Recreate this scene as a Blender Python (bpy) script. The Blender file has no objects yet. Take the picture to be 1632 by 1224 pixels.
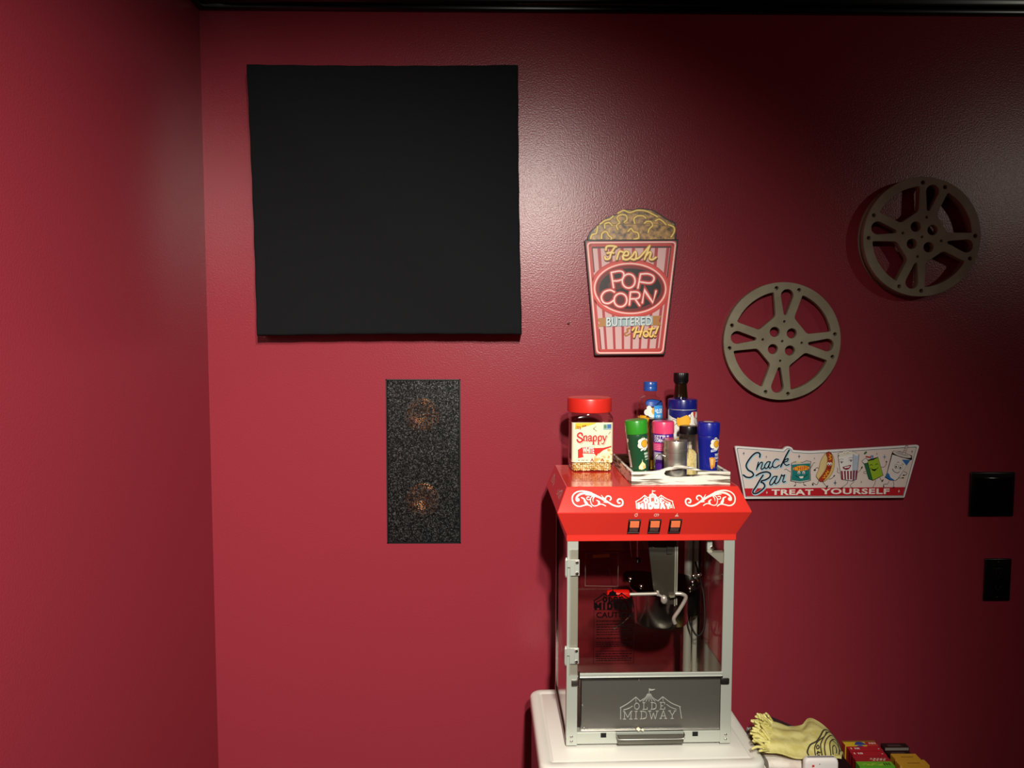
import bpy, bmesh, math, random
from mathutils import Vector, Matrix
from mathutils.geometry import tessellate_polygon
random.seed(7)
S = bpy.context.scene
COL = S.collection
PI = math.pi
R = math.radians

# ------------------------------------------------------------------ camera
cam_d = bpy.data.cameras.new('camera')
cam_d.sensor_fit = 'HORIZONTAL'
cam_d.sensor_width = 36.0
cam_d.lens = 36.0 * 1190.0 / 1632.0
cam_d.clip_start = 0.02
cam = bpy.data.objects.new('camera', cam_d)
COL.objects.link(cam)
_right = Vector((0.9999, -0.0138, 0.0017))
_up = Vector((-0.0008, 0.0663, 0.9978))
_fwd = Vector((0.0139, 0.9977, -0.0663))
cam.matrix_world = Matrix((
    (_right.x, _up.x, -_fwd.x, 0.0),
    (_right.y, _up.y, -_fwd.y, -1.95),
    (_right.z, _up.z, -_fwd.z, 1.55),
    (0, 0, 0, 1)))
S.camera = cam

# ------------------------------------------------------------------ world, lamps, exposure
world = bpy.data.worlds.new('room_dark')
S.world = world
world.use_nodes = True
world.node_tree.nodes['Background'].inputs[0].default_value = (0.9, 0.95, 1.0, 1)
world.node_tree.nodes['Background'].inputs[1].default_value = 0.0


def spot(name, loc, target, power, angle, blend, radius, color):
    d = bpy.data.lights.new(name, 'SPOT')
    d.energy = power
    d.spot_size = R(angle)
    d.spot_blend = blend
    d.shadow_soft_size = radius
    d.color = color
    o = bpy.data.objects.new(name, d)
    COL.objects.link(o)
    o.location = loc
    o.rotation_euler = (Vector(target) - Vector(loc)).to_track_quat('-Z', 'Y').to_euler()
    return o


# recessed adjustable ceiling cans of the room, behind the camera
spot('downlight_main', (0.20, -2.2, 2.36), (-0.28, 0.0, 0.70), 150, 80, 1.0, 0.035, (1.0, 0.955, 0.86))
spot('downlight_left', (0.20, -2.75, 2.36), (-0.76, -0.5, 0.6), 330, 76, 1.0, 0.05, (1.0, 0.955, 0.86))
spot('downlight_right', (2.75, -2.1, 2.36), (1.5, 0.0, 1.2), 13, 100, 1.0, 0.05, (1.0, 0.93, 0.80))

S.view_settings.view_transform = 'Standard'
S.view_settings.look = 'None'
S.view_settings.exposure = 0.12
S.view_settings.gamma = 1.0
S.view_settings.use_curve_mapping = False


# ------------------------------------------------------------------ materials
def lin(h):
    h = h.lstrip('#')
    out = []
    for i in (0, 2, 4):
        c = int(h[i:i + 2], 16) / 255.0
        out.append(c / 12.92 if c <= 0.04045 else ((c + 0.055) / 1.055) ** 2.4)
    return (*out, 1.0)


MATS = {}


def mat(name, color='#808080', rough=0.5, metal=0.0, spec=0.5, coat=0.0):
    if name in MATS:
        return MATS[name]
    m = bpy.data.materials.new(name)
    m.use_nodes = True
    b = m.node_tree.nodes['Principled BSDF']
    b.inputs['Base Color'].default_value = lin(color)
    b.inputs['Roughness'].default_value = rough
    b.inputs['Metallic'].default_value = metal
    b.inputs['Specular IOR Level'].default_value = spec
    b.inputs['Coat Weight'].default_value = coat
    MATS[name] = m
    return m


def nd(m, t, **kw):
    n = m.node_tree.nodes.new(t)
    for k, v in kw.items():
        setattr(n, k, v)
    return n


def bump(m, scale, dist, strength=1.0, detail=2.0, coord='Object', stretch=None):
    t = m.node_tree
    tc = nd(m, 'ShaderNodeTexCoord')
    n = nd(m, 'ShaderNodeTexNoise')
    n.inputs['Scale'].default_value = scale
    n.inputs['Detail'].default_value = detail
    src = tc.outputs[coord]
    if stretch:
        mp = nd(m, 'ShaderNodeMapping')
        mp.inputs['Scale'].default_value = stretch
        t.links.new(src, mp.inputs[0])
        src = mp.outputs[0]
    t.links.new(src, n.inputs['Vector'])
    b = nd(m, 'ShaderNodeBump')
    b.inputs['Distance'].default_value = dist
    b.inputs['Strength'].default_value = strength
    t.links.new(n.outputs[0], b.inputs['Height'])
    t.links.new(b.outputs[0], t.nodes['Principled BSDF'].inputs['Normal'])
    return m


def mottle(m, c0, c1, scale, lo=0.4, hi=0.6, stretch=(1, 1, 1), detail=3.0, coord='Object'):
    """two tone noise in the base colour (grain, wear)"""
    t = m.node_tree
    tc = nd(m, 'ShaderNodeTexCoord')
    mp = nd(m, 'ShaderNodeMapping')
    mp.inputs['Scale'].default_value = stretch
    n = nd(m, 'ShaderNodeTexNoise')
    n.inputs['Scale'].default_value = scale
    n.inputs['Detail'].default_value = detail
    r = nd(m, 'ShaderNodeValToRGB')
    r.color_ramp.elements[0].position = lo
    r.color_ramp.elements[1].position = hi
    r.color_ramp.elements[0].color = lin(c0)
    r.color_ramp.elements[1].color = lin(c1)
    t.links.new(tc.outputs[coord], mp.inputs[0])
    t.links.new(mp.outputs[0], n.inputs['Vector'])
    t.links.new(n.outputs[0], r.inputs[0])
    t.links.new(r.outputs[0], t.nodes['Principled BSDF'].inputs['Base Color'])
    return m


def clear(name, tint='#ffffff', rough=0.03, refl=1.0):
    """thin clear pane: transparent with a fresnel reflection"""
    if name in MATS:
        return MATS[name]
    m = bpy.data.materials.new(name)
    m.use_nodes = True
    t = m.node_tree
    t.nodes.remove(t.nodes['Principled BSDF'])
    tr = nd(m, 'ShaderNodeBsdfTransparent')
    tr.inputs[0].default_value = lin(tint)
    gl = nd(m, 'ShaderNodeBsdfGlossy')
    gl.inputs['Roughness'].default_value = rough
    fr = nd(m, 'ShaderNodeFresnel')
    ge = nd(m, 'ShaderNodeNewGeometry')
    io = nd(m, 'ShaderNodeMapRange')
    io.inputs['To Min'].default_value = 1.45
    io.inputs['To Max'].default_value = 1 / 1.45
    t.links.new(ge.outputs['Backfacing'], io.inputs['Value'])
    t.links.new(io.outputs[0], fr.inputs[0])
    mu = nd(m, 'ShaderNodeMath', operation='MULTIPLY')
    mu.inputs[1].default_value = refl
    mx = nd(m, 'ShaderNodeMixShader')
    t.links.new(fr.outputs[0], mu.inputs[0])
    t.links.new(mu.outputs[0], mx.inputs[0])
    t.links.new(tr.outputs[0], mx.inputs[1])
    t.links.new(gl.outputs[0], mx.inputs[2])
    t.links.new(mx.outputs[0], t.nodes['Material Output'].inputs[0])
    MATS[name] = m
    return m


def ink(h):
    return mat('ink_' + h.lstrip('#'), h, 0.42, 0.0, 0.4)


WALL = bump(mat('wall_paint', '#8c2d39', 0.28, 0.0, 0.36), 260, 0.0008, 0.55, 3)
CEIL = mat('ceiling_paint', '#181414', 0.8)
FLOOR = bump(mat('floor_carpet', '#2a2424', 0.95), 400, 0.004, 1.0)
BLACKGLOSS = mat('black_gloss_paint', '#060606', 0.22, 0, 0.5)
FABRIC = bump(mat('black_fabric', '#17181a', 0.95, 0, 0.12), 900, 0.0006, 0.6)
BLACKPL = mat('black_plastic', '#0a0a0b', 0.3)
SATINBLK = mat('black_satin_plastic', '#070708', 0.45)
KHAKI = mottle(mat('aged_khaki_paint', '#8d8670', 0.6, 0.0, 0.35), '#857d66', '#968f78', 14, 0.35, 0.65)
REDPAINT = mat('red_gloss_paint', '#d7332a', 0.16, 0, 0.5, 0.3)
STEELW = mat('satin_aluminium', '#c6cbc0', 0.42, 0.55)
STEELB = bump(mat('brushed_steel', '#8d8a83', 0.38, 0.84), 60, 0.0004, 0.35, 3, 'Object', (1, 1, 40))
CHROME = mat('polished_steel', '#d2d2ce', 0.2, 1.0)
DARKST = mat('dark_steel', '#4a4743', 0.18, 1.0)
GREYST = mat('grey_steel', '#77756c', 0.35, 0.9)
GLASS = clear('clear_glass', '#f6f3f0')
PLASTIC = clear('clear_plastic', '#fbf9f5', 0.06, 1.3)
WHITEINK = ink('#f7efe6')
TABLEW = mat('white_table_top', '#d6d4ca', 0.38)
COPPER = mat('copper_cone', '#b9794c', 0.42, 0.75)
BROWNGL = mat('brown_glass', '#1d1005', 0.08, 0, 0.6)
BRIGHT = mat('bright_steel', '#d8d8d4', 0.3, 0.55)
BRASS = mat('brass', '#c9a44a', 0.25, 1.0)


def grille_material():
    m = bpy.data.materials.new('perforated_grille')
    m.use_nodes = True
    t = m.node_tree
    b = t.nodes['Principled BSDF']
    b.inputs['Roughness'].default_value = 0.38
    b.inputs['Metallic'].default_value = 0.75
    tc = nd(m, 'ShaderNodeTexCoord')
    v = nd(m, 'ShaderNodeTexVoronoi')
    v.inputs['Scale'].default_value = 420
    t.links.new(tc.outputs['Object'], v.inputs['Vector'])
    # sparkle of the metal put into the colour: random tone per cell
    sep = nd(m, 'ShaderNodeSeparateColor')
    t.links.new(v.outputs['Color'], sep.inputs[0])
    r = nd(m, 'ShaderNodeValToRGB')
    r.color_ramp.elements[0].position = 0.6
    r.color_ramp.elements[0].color = (0.012, 0.012, 0.012, 1)
    r.color_ramp.elements[1].position = 0.99
    r.color_ramp.elements[1].color = (0.17, 0.168, 0.165, 1)
    t.links.new(sep.outputs[0], r.inputs[0])
    t.links.new(r.outputs[0], b.inputs['Base Color'])
    lt = nd(m, 'ShaderNodeMath', operation='LESS_THAN')
    lt.inputs[1].default_value = 0.50
    t.links.new(v.outputs['Distance'], lt.inputs[0])
    tr = nd(m, 'ShaderNodeBsdfTransparent')
    mx = nd(m, 'ShaderNodeMixShader')
    t.links.new(lt.outputs[0], mx.inputs[0])
    t.links.new(b.outputs[0], mx.inputs[1])
    t.links.new(tr.outputs[0], mx.inputs[2])
    t.links.new(mx.outputs[0], t.nodes['Material Output'].inputs[0])
    return m


GRILLE = grille_material()


# ------------------------------------------------------------------ mesh builder
class MB:
    def __init__(self):
        self.v, self.f, self.m, self.mats = [], [], [], []

    def mi(self, m):
        if m not in self.mats:
            self.mats.append(m)
        return self.mats.index(m)

    def add(self, verts, faces, m):
        k, o = self.mi(m), len(self.v)
        self.v += [tuple(p) for p in verts]
        for f in faces:
            self.f.append(tuple(i + o for i in f))
            self.m.append(k)
        return self

    def bm(self, bm, m, mtx=None):
        bm.verts.index_update()
        vs = [(mtx @ v.co) if mtx else v.co.copy() for v in bm.verts]
        self.add(vs, [[v.index for v in f.verts] for f in bm.faces], m)
        bm.free()
        return self

    def box(self, a, b, m, bev=0.0, seg=2, mtx=None):
        bm = bmesh.new()
        x0, y0, z0 = (min(a[i], b[i]) for i in range(3))
        x1, y1, z1 = (max(a[i], b[i]) for i in range(3))
        bmesh.ops.create_cube(bm, size=1.0)
        for v in bm.verts:
            v.co = Vector(((v.co.x + .5) * (x1 - x0) + x0, (v.co.y + .5) * (y1 - y0) + y0, (v.co.z + .5) * (z1 - z0) + z0))
        if bev > 0:
            bmesh.ops.bevel(bm, geom=list(bm.edges), offset=bev, segments=seg, profile=0.5, affect='EDGES')
        return self.bm(bm, m, mtx)

    def loft(self, secs, m, cap0=True, cap1=True, closed=True):
        n = len(secs[0])
        vs = [p for s in secs for p in s]
        fs = []
        for k in range(len(secs) - 1):
            for i in range(n if closed else n - 1):
                j = (i + 1) % n
                fs.append((k * n + i, k * n + j, (k + 1) * n + j, (k + 1) * n + i))
        if cap0:
            fs.append(tuple(range(n))[::-1])
        if cap1:
            fs.append(tuple((len(secs) - 1) * n + i for i in range(n)))
        return self.add(vs, fs, m)

    def lathe(self, prof, m, c=(0, 0, 0), n=40, axis='z', cap0=True, cap1=True):
        secs = []
        for (r, z) in prof:
            s = []
            for i in range(n):
                a = 2 * PI * i / n
                x, y = r * math.cos(a), r * math.sin(a)
                if axis == 'z':
                    p = (c[0] + x, c[1] + y, c[2] + z)
                elif axis == 'y':      # z of the profile runs towards -y
                    p = (c[0] + x, c[1] - z, c[2] + y)
                else:
                    p = (c[0] + z, c[1] + x, c[2] + y)
                s.append(p)
            secs.append(s)
        return self.loft(secs, m, cap0, cap1)

    def tube(self, pts, r, m, n=10, smooth=True, sub=6):
        P = cr(pts, sub) if smooth and len(pts) > 2 else [Vector(p) for p in pts]
        rr = r if isinstance(r, (list, tuple)) else None
        secs = []
        up = None
        for i, p in enumerate(P):
            t = (P[min(i + 1, len(P) - 1)] - P[max(i - 1, 0)])
            if t.length < 1e-9:
                t = Vector((0, 0, 1))
            t.normalize()
            if up is None:
                up = Vector((0, 0, 1)) if abs(t.z) < 0.9 else Vector((1, 0, 0))
            a = t.cross(up)
            if a.length < 1e-6:
                a = t.cross(Vector((1, 0.3, 0)))
            a.normalize()
            up = a.cross(t)
            rad = (rr[0] + (rr[1] - rr[0]) * i / (len(P) - 1)) if rr else r
            secs.append([p + a * rad * math.cos(2 * PI * k / n) + up * rad * math.sin(2 * PI * k / n) for k in range(n)])
        return self.loft(secs, m)

    def ball(self, c, r, m, sc=(1, 1, 1), sub=2, jit=0.0):
        bm = bmesh.new()
        bmesh.ops.create_icosphere(bm, subdivisions=sub, radius=r)
        for v in bm.verts:
            q = 1 + random.uniform(-jit, jit)
            v.co = Vector((v.co.x * sc[0] * q + c[0], v.co.y * sc[1] * q + c[1], v.co.z * sc[2] * q + c[2]))
        return self.bm(bm, m)

    def build(self, name, parent=None, loc=None, smooth=35, rot=None):
        me = bpy.data.meshes.new(name)
        me.from_pydata([tuple(p) for p in self.v], [], self.f)
        for m in self.mats:
            me.materials.append(m)
        me.polygons.foreach_set('material_index', self.m)
        me.update()
        if smooth:
            me.polygons.foreach_set('use_smooth', [True] * len(me.polygons))
            me.set_sharp_from_angle(angle=R(smooth))
        o = bpy.data.objects.new(name, me)
        COL.objects.link(o)
        if parent:
            o.parent = parent
        if loc:
            o.location = loc
        if rot:
            o.rotation_euler = rot
        return o


def cr(pts, sub=6, closed=False):
    """Catmull-Rom through the points"""
    P = [Vector(p) for p in pts]
    n = len(P)
    out = []
    rng = n if closed else n - 1
    for i in range(rng):
        p0 = P[(i - 1) % n] if closed or i > 0 else P[0] * 2 - P[1]
        p1, p2 = P[i], P[(i + 1) % n]
        p3 = P[(i + 2) % n] if closed or i + 2 < n else P[-1] * 2 - P[-2]
        for k in range(sub):
            t = k / sub
            out.append(0.5 * ((2 * p1) + (p2 - p0) * t + (2 * p0 - 5 * p1 + 4 * p2 - p3) * t * t + (3 * p1 - p0 - 3 * p2 + p3) * t ** 3))
    if not closed:
        out.append(P[-1])
    return out


def rr(hx, hy, r, n=6, cx=0, cy=0):
    out = []
    for (sx, sy, a0) in ((1, 1, 0), (-1, 1, 90), (-1, -1, 180), (1, -1, 270)):
        for k in range(n + 1):
            a = R(a0 + 90 * k / n)
            out.append((cx + sx * (hx - r) + r * math.cos(a), cy + sy * (hy - r) + r * math.sin(a)))
    return out


def round_poly(pts, rad, n=5):
    """polygon with each corner rounded (rad: number or list)"""
    out = []
    N = len(pts)
    for i in range(N):
        p = Vector(pts[i]).to_2d()
        a = Vector(pts[i - 1]).to_2d() - p
        b = Vector(pts[(i + 1) % N]).to_2d() - p
        r = rad[i] if isinstance(rad, (list, tuple)) else rad
        if r <= 0 or a.length < 1e-9 or b.length < 1e-9:
            out.append(tuple(p))
            continue
        d = min(r, a.length * 0.48, b.length * 0.48)
        s, e = p + a.normalized() * d, p + b.normalized() * d
        for k in range(n + 1):
            t = k / n
            q = s * (1 - t) ** 2 + p * 2 * t * (1 - t) + e * t * t
            out.append(tuple(q))
    return out


def circ(cx, cy, rx, ry=None, n=28, rot=0):
    ry = rx if ry is None else ry
    o = []
    for i in range(n):
        a = 2 * PI * i / n
        x, y = rx * math.cos(a), ry * math.sin(a)
        o.append((cx + x * math.cos(rot) - y * math.sin(rot), cy + x * math.sin(rot) + y * math.cos(rot)))
    return o


def plate(mb, loops, thick, m, bevel=0.0, y0=0.0):
    """flat plate with holes, outline in x,z, from y0 (back) towards -y"""
    c = bpy.data.curves.new('tmp', 'CURVE')
    c.dimensions = '2D'
    c.fill_mode = 'BOTH'
    c.extrude = max(thick / 2 - bevel, 1e-5)
    c.bevel_depth = bevel
    c.bevel_resolution = 1
    c.offset = -bevel
    for lp in loops:
        s = c.splines.new('POLY')
        s.points.add(len(lp) - 1)
        for p, q in zip(s.points, lp):
            p.co = (q[0], q[1], 0, 1)
        s.use_cyclic_u = True
    o = bpy.data.objects.new('tmp', c)
    COL.objects.link(o)
    dg = bpy.context.evaluated_depsgraph_get()
    me = bpy.data.meshes.new_from_object(o.evaluated_get(dg))
    vs = [(v.co.x, y0 - thick / 2 - v.co.z, v.co.y) for v in me.vertices]
    fs = [tuple(p.vertices) for p in me.polygons]
    mb.add(vs, fs, m)
    bpy.data.objects.remove(o)
    bpy.data.curves.remove(c)
    bpy.data.meshes.remove(me)
    return mb


def text_geo(s, bold=0.0, spacing=1.0, shear=0.0):
    c = bpy.data.curves.new('tmp', 'FONT')
    c.body = s
    c.size = 1.0
    c.offset = bold
    c.shear = shear
    c.space_character = spacing
    c.resolution_u = 3
    o = bpy.data.objects.new('tmp', c)
    COL.objects.link(o)
    dg = bpy.context.evaluated_depsgraph_get()
    me = bpy.data.meshes.new_from_object(o.evaluated_get(dg))
    vs = [(v.co.x, v.co.y) for v in me.vertices]
    fs = [tuple(p.vertices) for p in me.polygons]
    bpy.data.objects.remove(o)
    bpy.data.curves.remove(c)
    bpy.data.meshes.remove(me)
    return vs, fs


class Art:
    """printed artwork: thin stacked layers of ink. tf maps the drawing's own
    coordinates to metres on the printed surface; d is the ink step"""

    def __init__(self, tf=lambda x, y: (x, y), d=0.00016, base=1):
        self.tf, self.d, self.items, self.base = tf, d, [], base

    def raw(self, vs, fs, color, l, off=None):
        self.n = getattr(self, 'n', {})
        k = self.n[l] = self.n.get(l, 0) + 1
        step = min(1.5e-6, 0.45 * self.d / max(k, 1))
        T = [(*self.tf(*p[:2]), k * step + (off[i] if off else 0.0)) for i, p in enumerate(vs)]
        out = []
        for f in fs:
            a = sum(T[f[i]][0] * T[f[(i + 1) % len(f)]][1] - T[f[(i + 1) % len(f)]][0] * T[f[i]][1] for i in range(len(f)))
            out.append(tuple(f) if a >= 0 else tuple(reversed(f)))
        self.items.append((T, out, color, l))

    def fill(self, pts, color, l=0):
        tri = tessellate_polygon([[Vector((p[0], p[1], 0)) for p in pts]])
        self.raw(pts, tri, color, l)

    def stroke(self, pts, w, color, l=0, smooth=True, closed=False, w1=None, sub=6, cap=True):
        P = [Vector((p[0], p[1])) for p in pts]
        Q = cr(P, sub, closed) if smooth and len(P) > 2 else P
        n = len(Q)
        tot = n if closed else n - 1
        vs, fs, off = [], [], []
        for i, p in enumerate(Q):
            off += [i * 3e-7] * 2
            if closed:
                a, b = Q[(i - 1) % n], Q[(i + 1) % n]
            else:
                a, b = Q[max(i - 1, 0)], Q[min(i + 1, n - 1)]
            t = b - a
            if t.length < 1e-12:
                t = Vector((1, 0))
            t.normalize()
            k = 1.0
            if not smooth and 0 < i < n - 1:
                e = (Q[i] - a).normalized()
                k = 1 / max(0.4, abs(e.dot(t)))
            ww = w if w1 is None else w + (w1 - w) * i / max(1, n - 1)
            nn = Vector((-t.y, t.x)) * ww / 2 * k
            vs += [tuple(p + nn), tuple(p - nn)]
        for i in range(tot):
            j = (i + 1) % n
            fs.append((2 * i, 2 * i + 1, 2 * j + 1, 2 * j))
        self.raw(vs, fs, color, l, off)
        if cap and not closed:
            for q, ww in ((Q[0], w), (Q[-1], w if w1 is None else w1)):
                if ww > 0:
                    self.fill(circ(q.x, q.y, ww / 2, n=10), color, l)

    def text(self, s, x0, y0, x1, y1, color, l=0, bold=0.0, spacing=1.0, shear=0.0, rot=0.0):
        """letters fitted to the box (y0 = top edge, y1 = bottom edge in drawing coords)"""
        vs, fs = text_geo(s, bold, spacing, shear)
        if not vs:
            return
        ax, bx = min(v[0] for v in vs), max(v[0] for v in vs)
        ay, by = min(v[1] for v in vs), max(v[1] for v in vs)
        cx, cy = (x0 + x1) / 2, (y0 + y1) / 2
        o = []
        for (x, y) in vs:
            px = x0 + (x - ax) / (bx - ax) * (x1 - x0)
            py = y1 + (y - ay) / (by - ay) * (y0 - y1)
            dx, dy = px - cx, py - cy
            o.append((cx + dx * math.cos(rot) - dy * math.sin(rot), cy + dx * math.sin(rot) + dy * math.cos(rot)))
        self.raw(o, fs, color, l)

    def flat(self, name, parent=None, loc=None, rot=None, mtl=None):
        mb = MB()
        for T, fs, color, l in self.items:
            y = -(l + self.base) * self.d
            mb.add([(u, y - e, v) for (u, v, e) in T], fs, mtl or ink(color))
        return mb.build(name, parent, loc, 0, rot)

    def wrap(self, name, rad, parent=None, loc=None, phi=0.0):
        """ink on an upright cylinder; rad: radius or function of height. phi turns the print"""
        rf = rad if callable(rad) else (lambda z: rad)
        mb = MB()
        for T, fs, color, l in self.items:
            bm = bmesh.new()
            bv = [bm.verts.new((u, e, v)) for (u, v, e) in T]
            for f in fs:
                if len(set(f)) >= 3:
                    try:
                        bm.faces.new([bv[i] for i in f])
                    except ValueError:
                        pass
            us, zs = [p[0] for p in T], [p[1] for p in T]
            r0 = rf(sum(zs) / len(zs))
            st = r0 * R(9)
            k = math.ceil(min(us) / st)
            while k * st < max(us):
                bmesh.ops.bisect_plane(bm, geom=bm.verts[:] + bm.edges[:] + bm.faces[:], plane_co=(k * st, 0, 0), plane_no=(1, 0, 0))
                k += 1
            if callable(rad):
                sz = 0.006
                k = math.ceil(min(zs) / sz)
                while k * sz < max(zs):
                    bmesh.ops.bisect_plane(bm, geom=bm.verts[:] + bm.edges[:] + bm.faces[:], plane_co=(0, 0, k * sz), plane_no=(0, 0, 1))
                    k += 1
            for v in bm.verts:
                a = v.co.x / r0 + phi
                r = rf(v.co.z) + (l + self.base) * self.d + v.co.y
                v.co = Vector((r * math.sin(a), -r * math.cos(a), v.co.z))
            mb.bm(bm, ink(color))
        return mb.build(name, parent, loc, 60)


def thing(name, label, cat, loc=(0, 0, 0), rz=0.0, group=None):
    o = bpy.data.objects.new(name, None)
    COL.objects.link(o)
    o.empty_display_size = 0.05
    o.location = loc
    o.rotation_euler = (0, 0, rz)
    return tag(o, label, cat, group)


def tag(o, label, cat, group=None):
    o['label'] = label
    o['category'] = cat
    if group:
        o['group'] = group
    return o


def struct(o):
    o['kind'] = 'structure'
    return o


# ------------------------------------------------------------------ the room
XL, XR, YF, ZC = -0.762, 3.2, -4.6, 2.44
SPX0, SPX1, SPZ0, SPZ1 = -0.3028, -0.1078, 0.9968, 1.4328
mb = MB()
mb.box((XL - .12, 0, 0), (SPX0, 0.12, ZC), WALL)
mb.box((SPX1, 0, 0), (XR + .12, 0.12, ZC), WALL)
mb.box((SPX0, 0, 0), (SPX1, 0.12, SPZ0), WALL)
mb.box((SPX0, 0, SPZ1), (SPX1, 0.12, ZC), WALL)
struct(mb.build('wall_back', smooth=0))
struct(MB().box((XL - .12, YF, 0), (XL, 0, ZC), WALL).build('wall_left', smooth=0))
struct(MB().box((XR, YF, 0), (XR + .12, 0, ZC), WALL).build('wall_right', smooth=0))
struct(MB().box((XL - .12, YF - .12, 0), (XR + .12, YF, ZC), WALL).build('wall_front', smooth=0))
struct(MB().box((XL - .12, YF - .12, -0.1), (XR + .12, 0.12, 0), FLOOR).build('floor', smooth=0))
struct(MB().box((XL - .12, YF - .12, ZC), (XR + .12, 0.12, ZC + .1), CEIL).build('ceiling', smooth=0))
# crown moulding: (distance from wall, height) profile
crown = [(0, 2.3625), (0.012, 2.3625), (0.014, 2.366), (0.014, 2.3745), (0.020, 2.3765)]
for k in range(9):
    a = PI / 2 * k / 8
    crown.append((0.022 + 0.046 * (1 - math.cos(a)), 2.379 + 0.046 * math.sin(a)))
crown += [(0.074, 2.427), (0.080, 2.431), (0.080, ZC), (0, ZC)]
mb = MB()
secs = [[(XL + d, -d, z) for d, z in crown], [(XR - d, -d, z) for d, z in crown]]
mb.loft(secs, BLACKGLOSS)
struct(mb.build('trim_1', smooth=40))
mb = MB()
secs = [[(XL + d, YF + d, z) for d, z in crown], [(XL + d, -d, z) for d, z in crown]]
mb.loft(secs, BLACKGLOSS)
struct(mb.build('trim_2', smooth=40))
struct(MB().box((XL, -0.016, 0), (XR, 0, 0.13), BLACKGLOSS, 0.003).build('baseboard_back'))
struct(MB().box((XL, YF, 0), (XL + 0.016, -0.016, 0.13), BLACKGLOSS, 0.003).build('baseboard_left'))

# small nail left in the wall
mb = MB().lathe([(0.0012, -0.004), (0.0012, 0.004), (0.0030, 0.0045), (0.0030, 0.006), (0.0015, 0.0068)], mat('nail_metal', '#5a3a34', 0.5, 0.4), axis='y', n=14)
tag(mb.build('wall_nail', loc=(0.174, 0, 1.5796)), 'tiny nail stuck in the red wall left of the popcorn sign', 'nail')

# ------------------------------------------------------------------ acoustic panel
mb = MB()
secs = []
for y, off in ((0.0, 0.004), (-0.003, 0.0), (-0.062, 0.0), (-0.068, 0.0025), (-0.070, 0.0075)):
    s = []
    c = [(-0.6262, 2.2095), (0.0403, 2.2125), (0.0513, 1.5495), (-0.6145, 1.5455)][::-1]
    # slightly bowed cloth edges
    for i in range(4):
        p, q = Vector(c[i]), Vector(c[(i + 1) % 4])
        d = (q - p)
        nrm = Vector((d.y, -d.x)).normalized()
        for k in range(24):
            t = k / 24
            e = p + d * t
            r = 0.0
            w = 0.0022 * math.sin(PI * t) + 0.0006 * math.sin(t * 41 + i)
            ce = Vector((-0.2873, 1.8792))
            e = e - nrm * w
            e = e + (ce - e).normalized() * off
            s.append((e.x, y, e.y))
    secs.append(s)
mb.loft(secs, FABRIC)
o = mb.build('acoustic_panel', smooth=50)
tag(o, 'large square black cloth acoustic panel hung on the red back wall', 'acoustic panel')

# ------------------------------------------------------------------ in-wall speaker
sx, sz = (SPX0 + SPX1) / 2, (SPZ0 + SPZ1) / 2
hw, hh = (SPX1 - SPX0) / 2, (SPZ1 - SPZ0) / 2
spk = thing('wall_speaker', 'tall black in-wall speaker with speckled grille and two copper cones below the black panel', 'speaker', (sx, 0, sz))
mb = MB()
for (a, b) in (((-hw, -hh), (-hw + .003, hh)), ((hw - .003, -hh), (hw, hh)), ((-hw, -hh), (hw, -hh + .003)), ((-hw, hh - .003), (hw, hh))):
    mb.box((a[0], -0.0015, a[1]), (b[0], 0.095, b[1]), SATINBLK)
mb.box((-hw, 0.095, -hh), (hw, 0.099, hh), SATINBLK)
mb.build('frame', spk, smooth=0)
MB().box((-hw + .0045, 0.0, -hh + .0045), (hw - .0045, 0.0008, hh - .0045), GRILLE).build('grille', spk, smooth=0)
MB().box((-hw + .003, 0.0300, -hh + .003), (hw - .003, 0.034, hh - .003), SATINBLK).build('baffle', spk, smooth=0)
for zc in (1.336, 1.110):
    mb = MB()
    prof = [(0.046, -0.009), (0.046, 0.0015), (0.0405, 0.004), (0.039, 0.0065), (0.037, 0.0075), (0.0355, 0.0055), (0.0345, 0.0065), (0.0325, 0.0068), (0.031, 0.0045), (0.030, 0.0055), (0.028, 0.0056), (0.0265, 0.0035), (0.006, -0.006), (0.004, -0.0055), (0.001, -0.0045)]
    dr = mb.lathe(prof, COPPER, axis='y', n=72).build('driver', spk, (-0.2105 + (0.001 if zc > 1.2 else 0) - sx, 0.0210, zc - sz), 25)
    dr['label'] = 'copper speaker cone behind the grille'
    MB().lathe([(0.0485, 0), (0.0485, 0.0035), (0.0455, 0.0045), (0.0445, 0.0005)], SATINBLK, axis='y', n=48, cap0=False, cap1=False).build('surround', dr)

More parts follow.
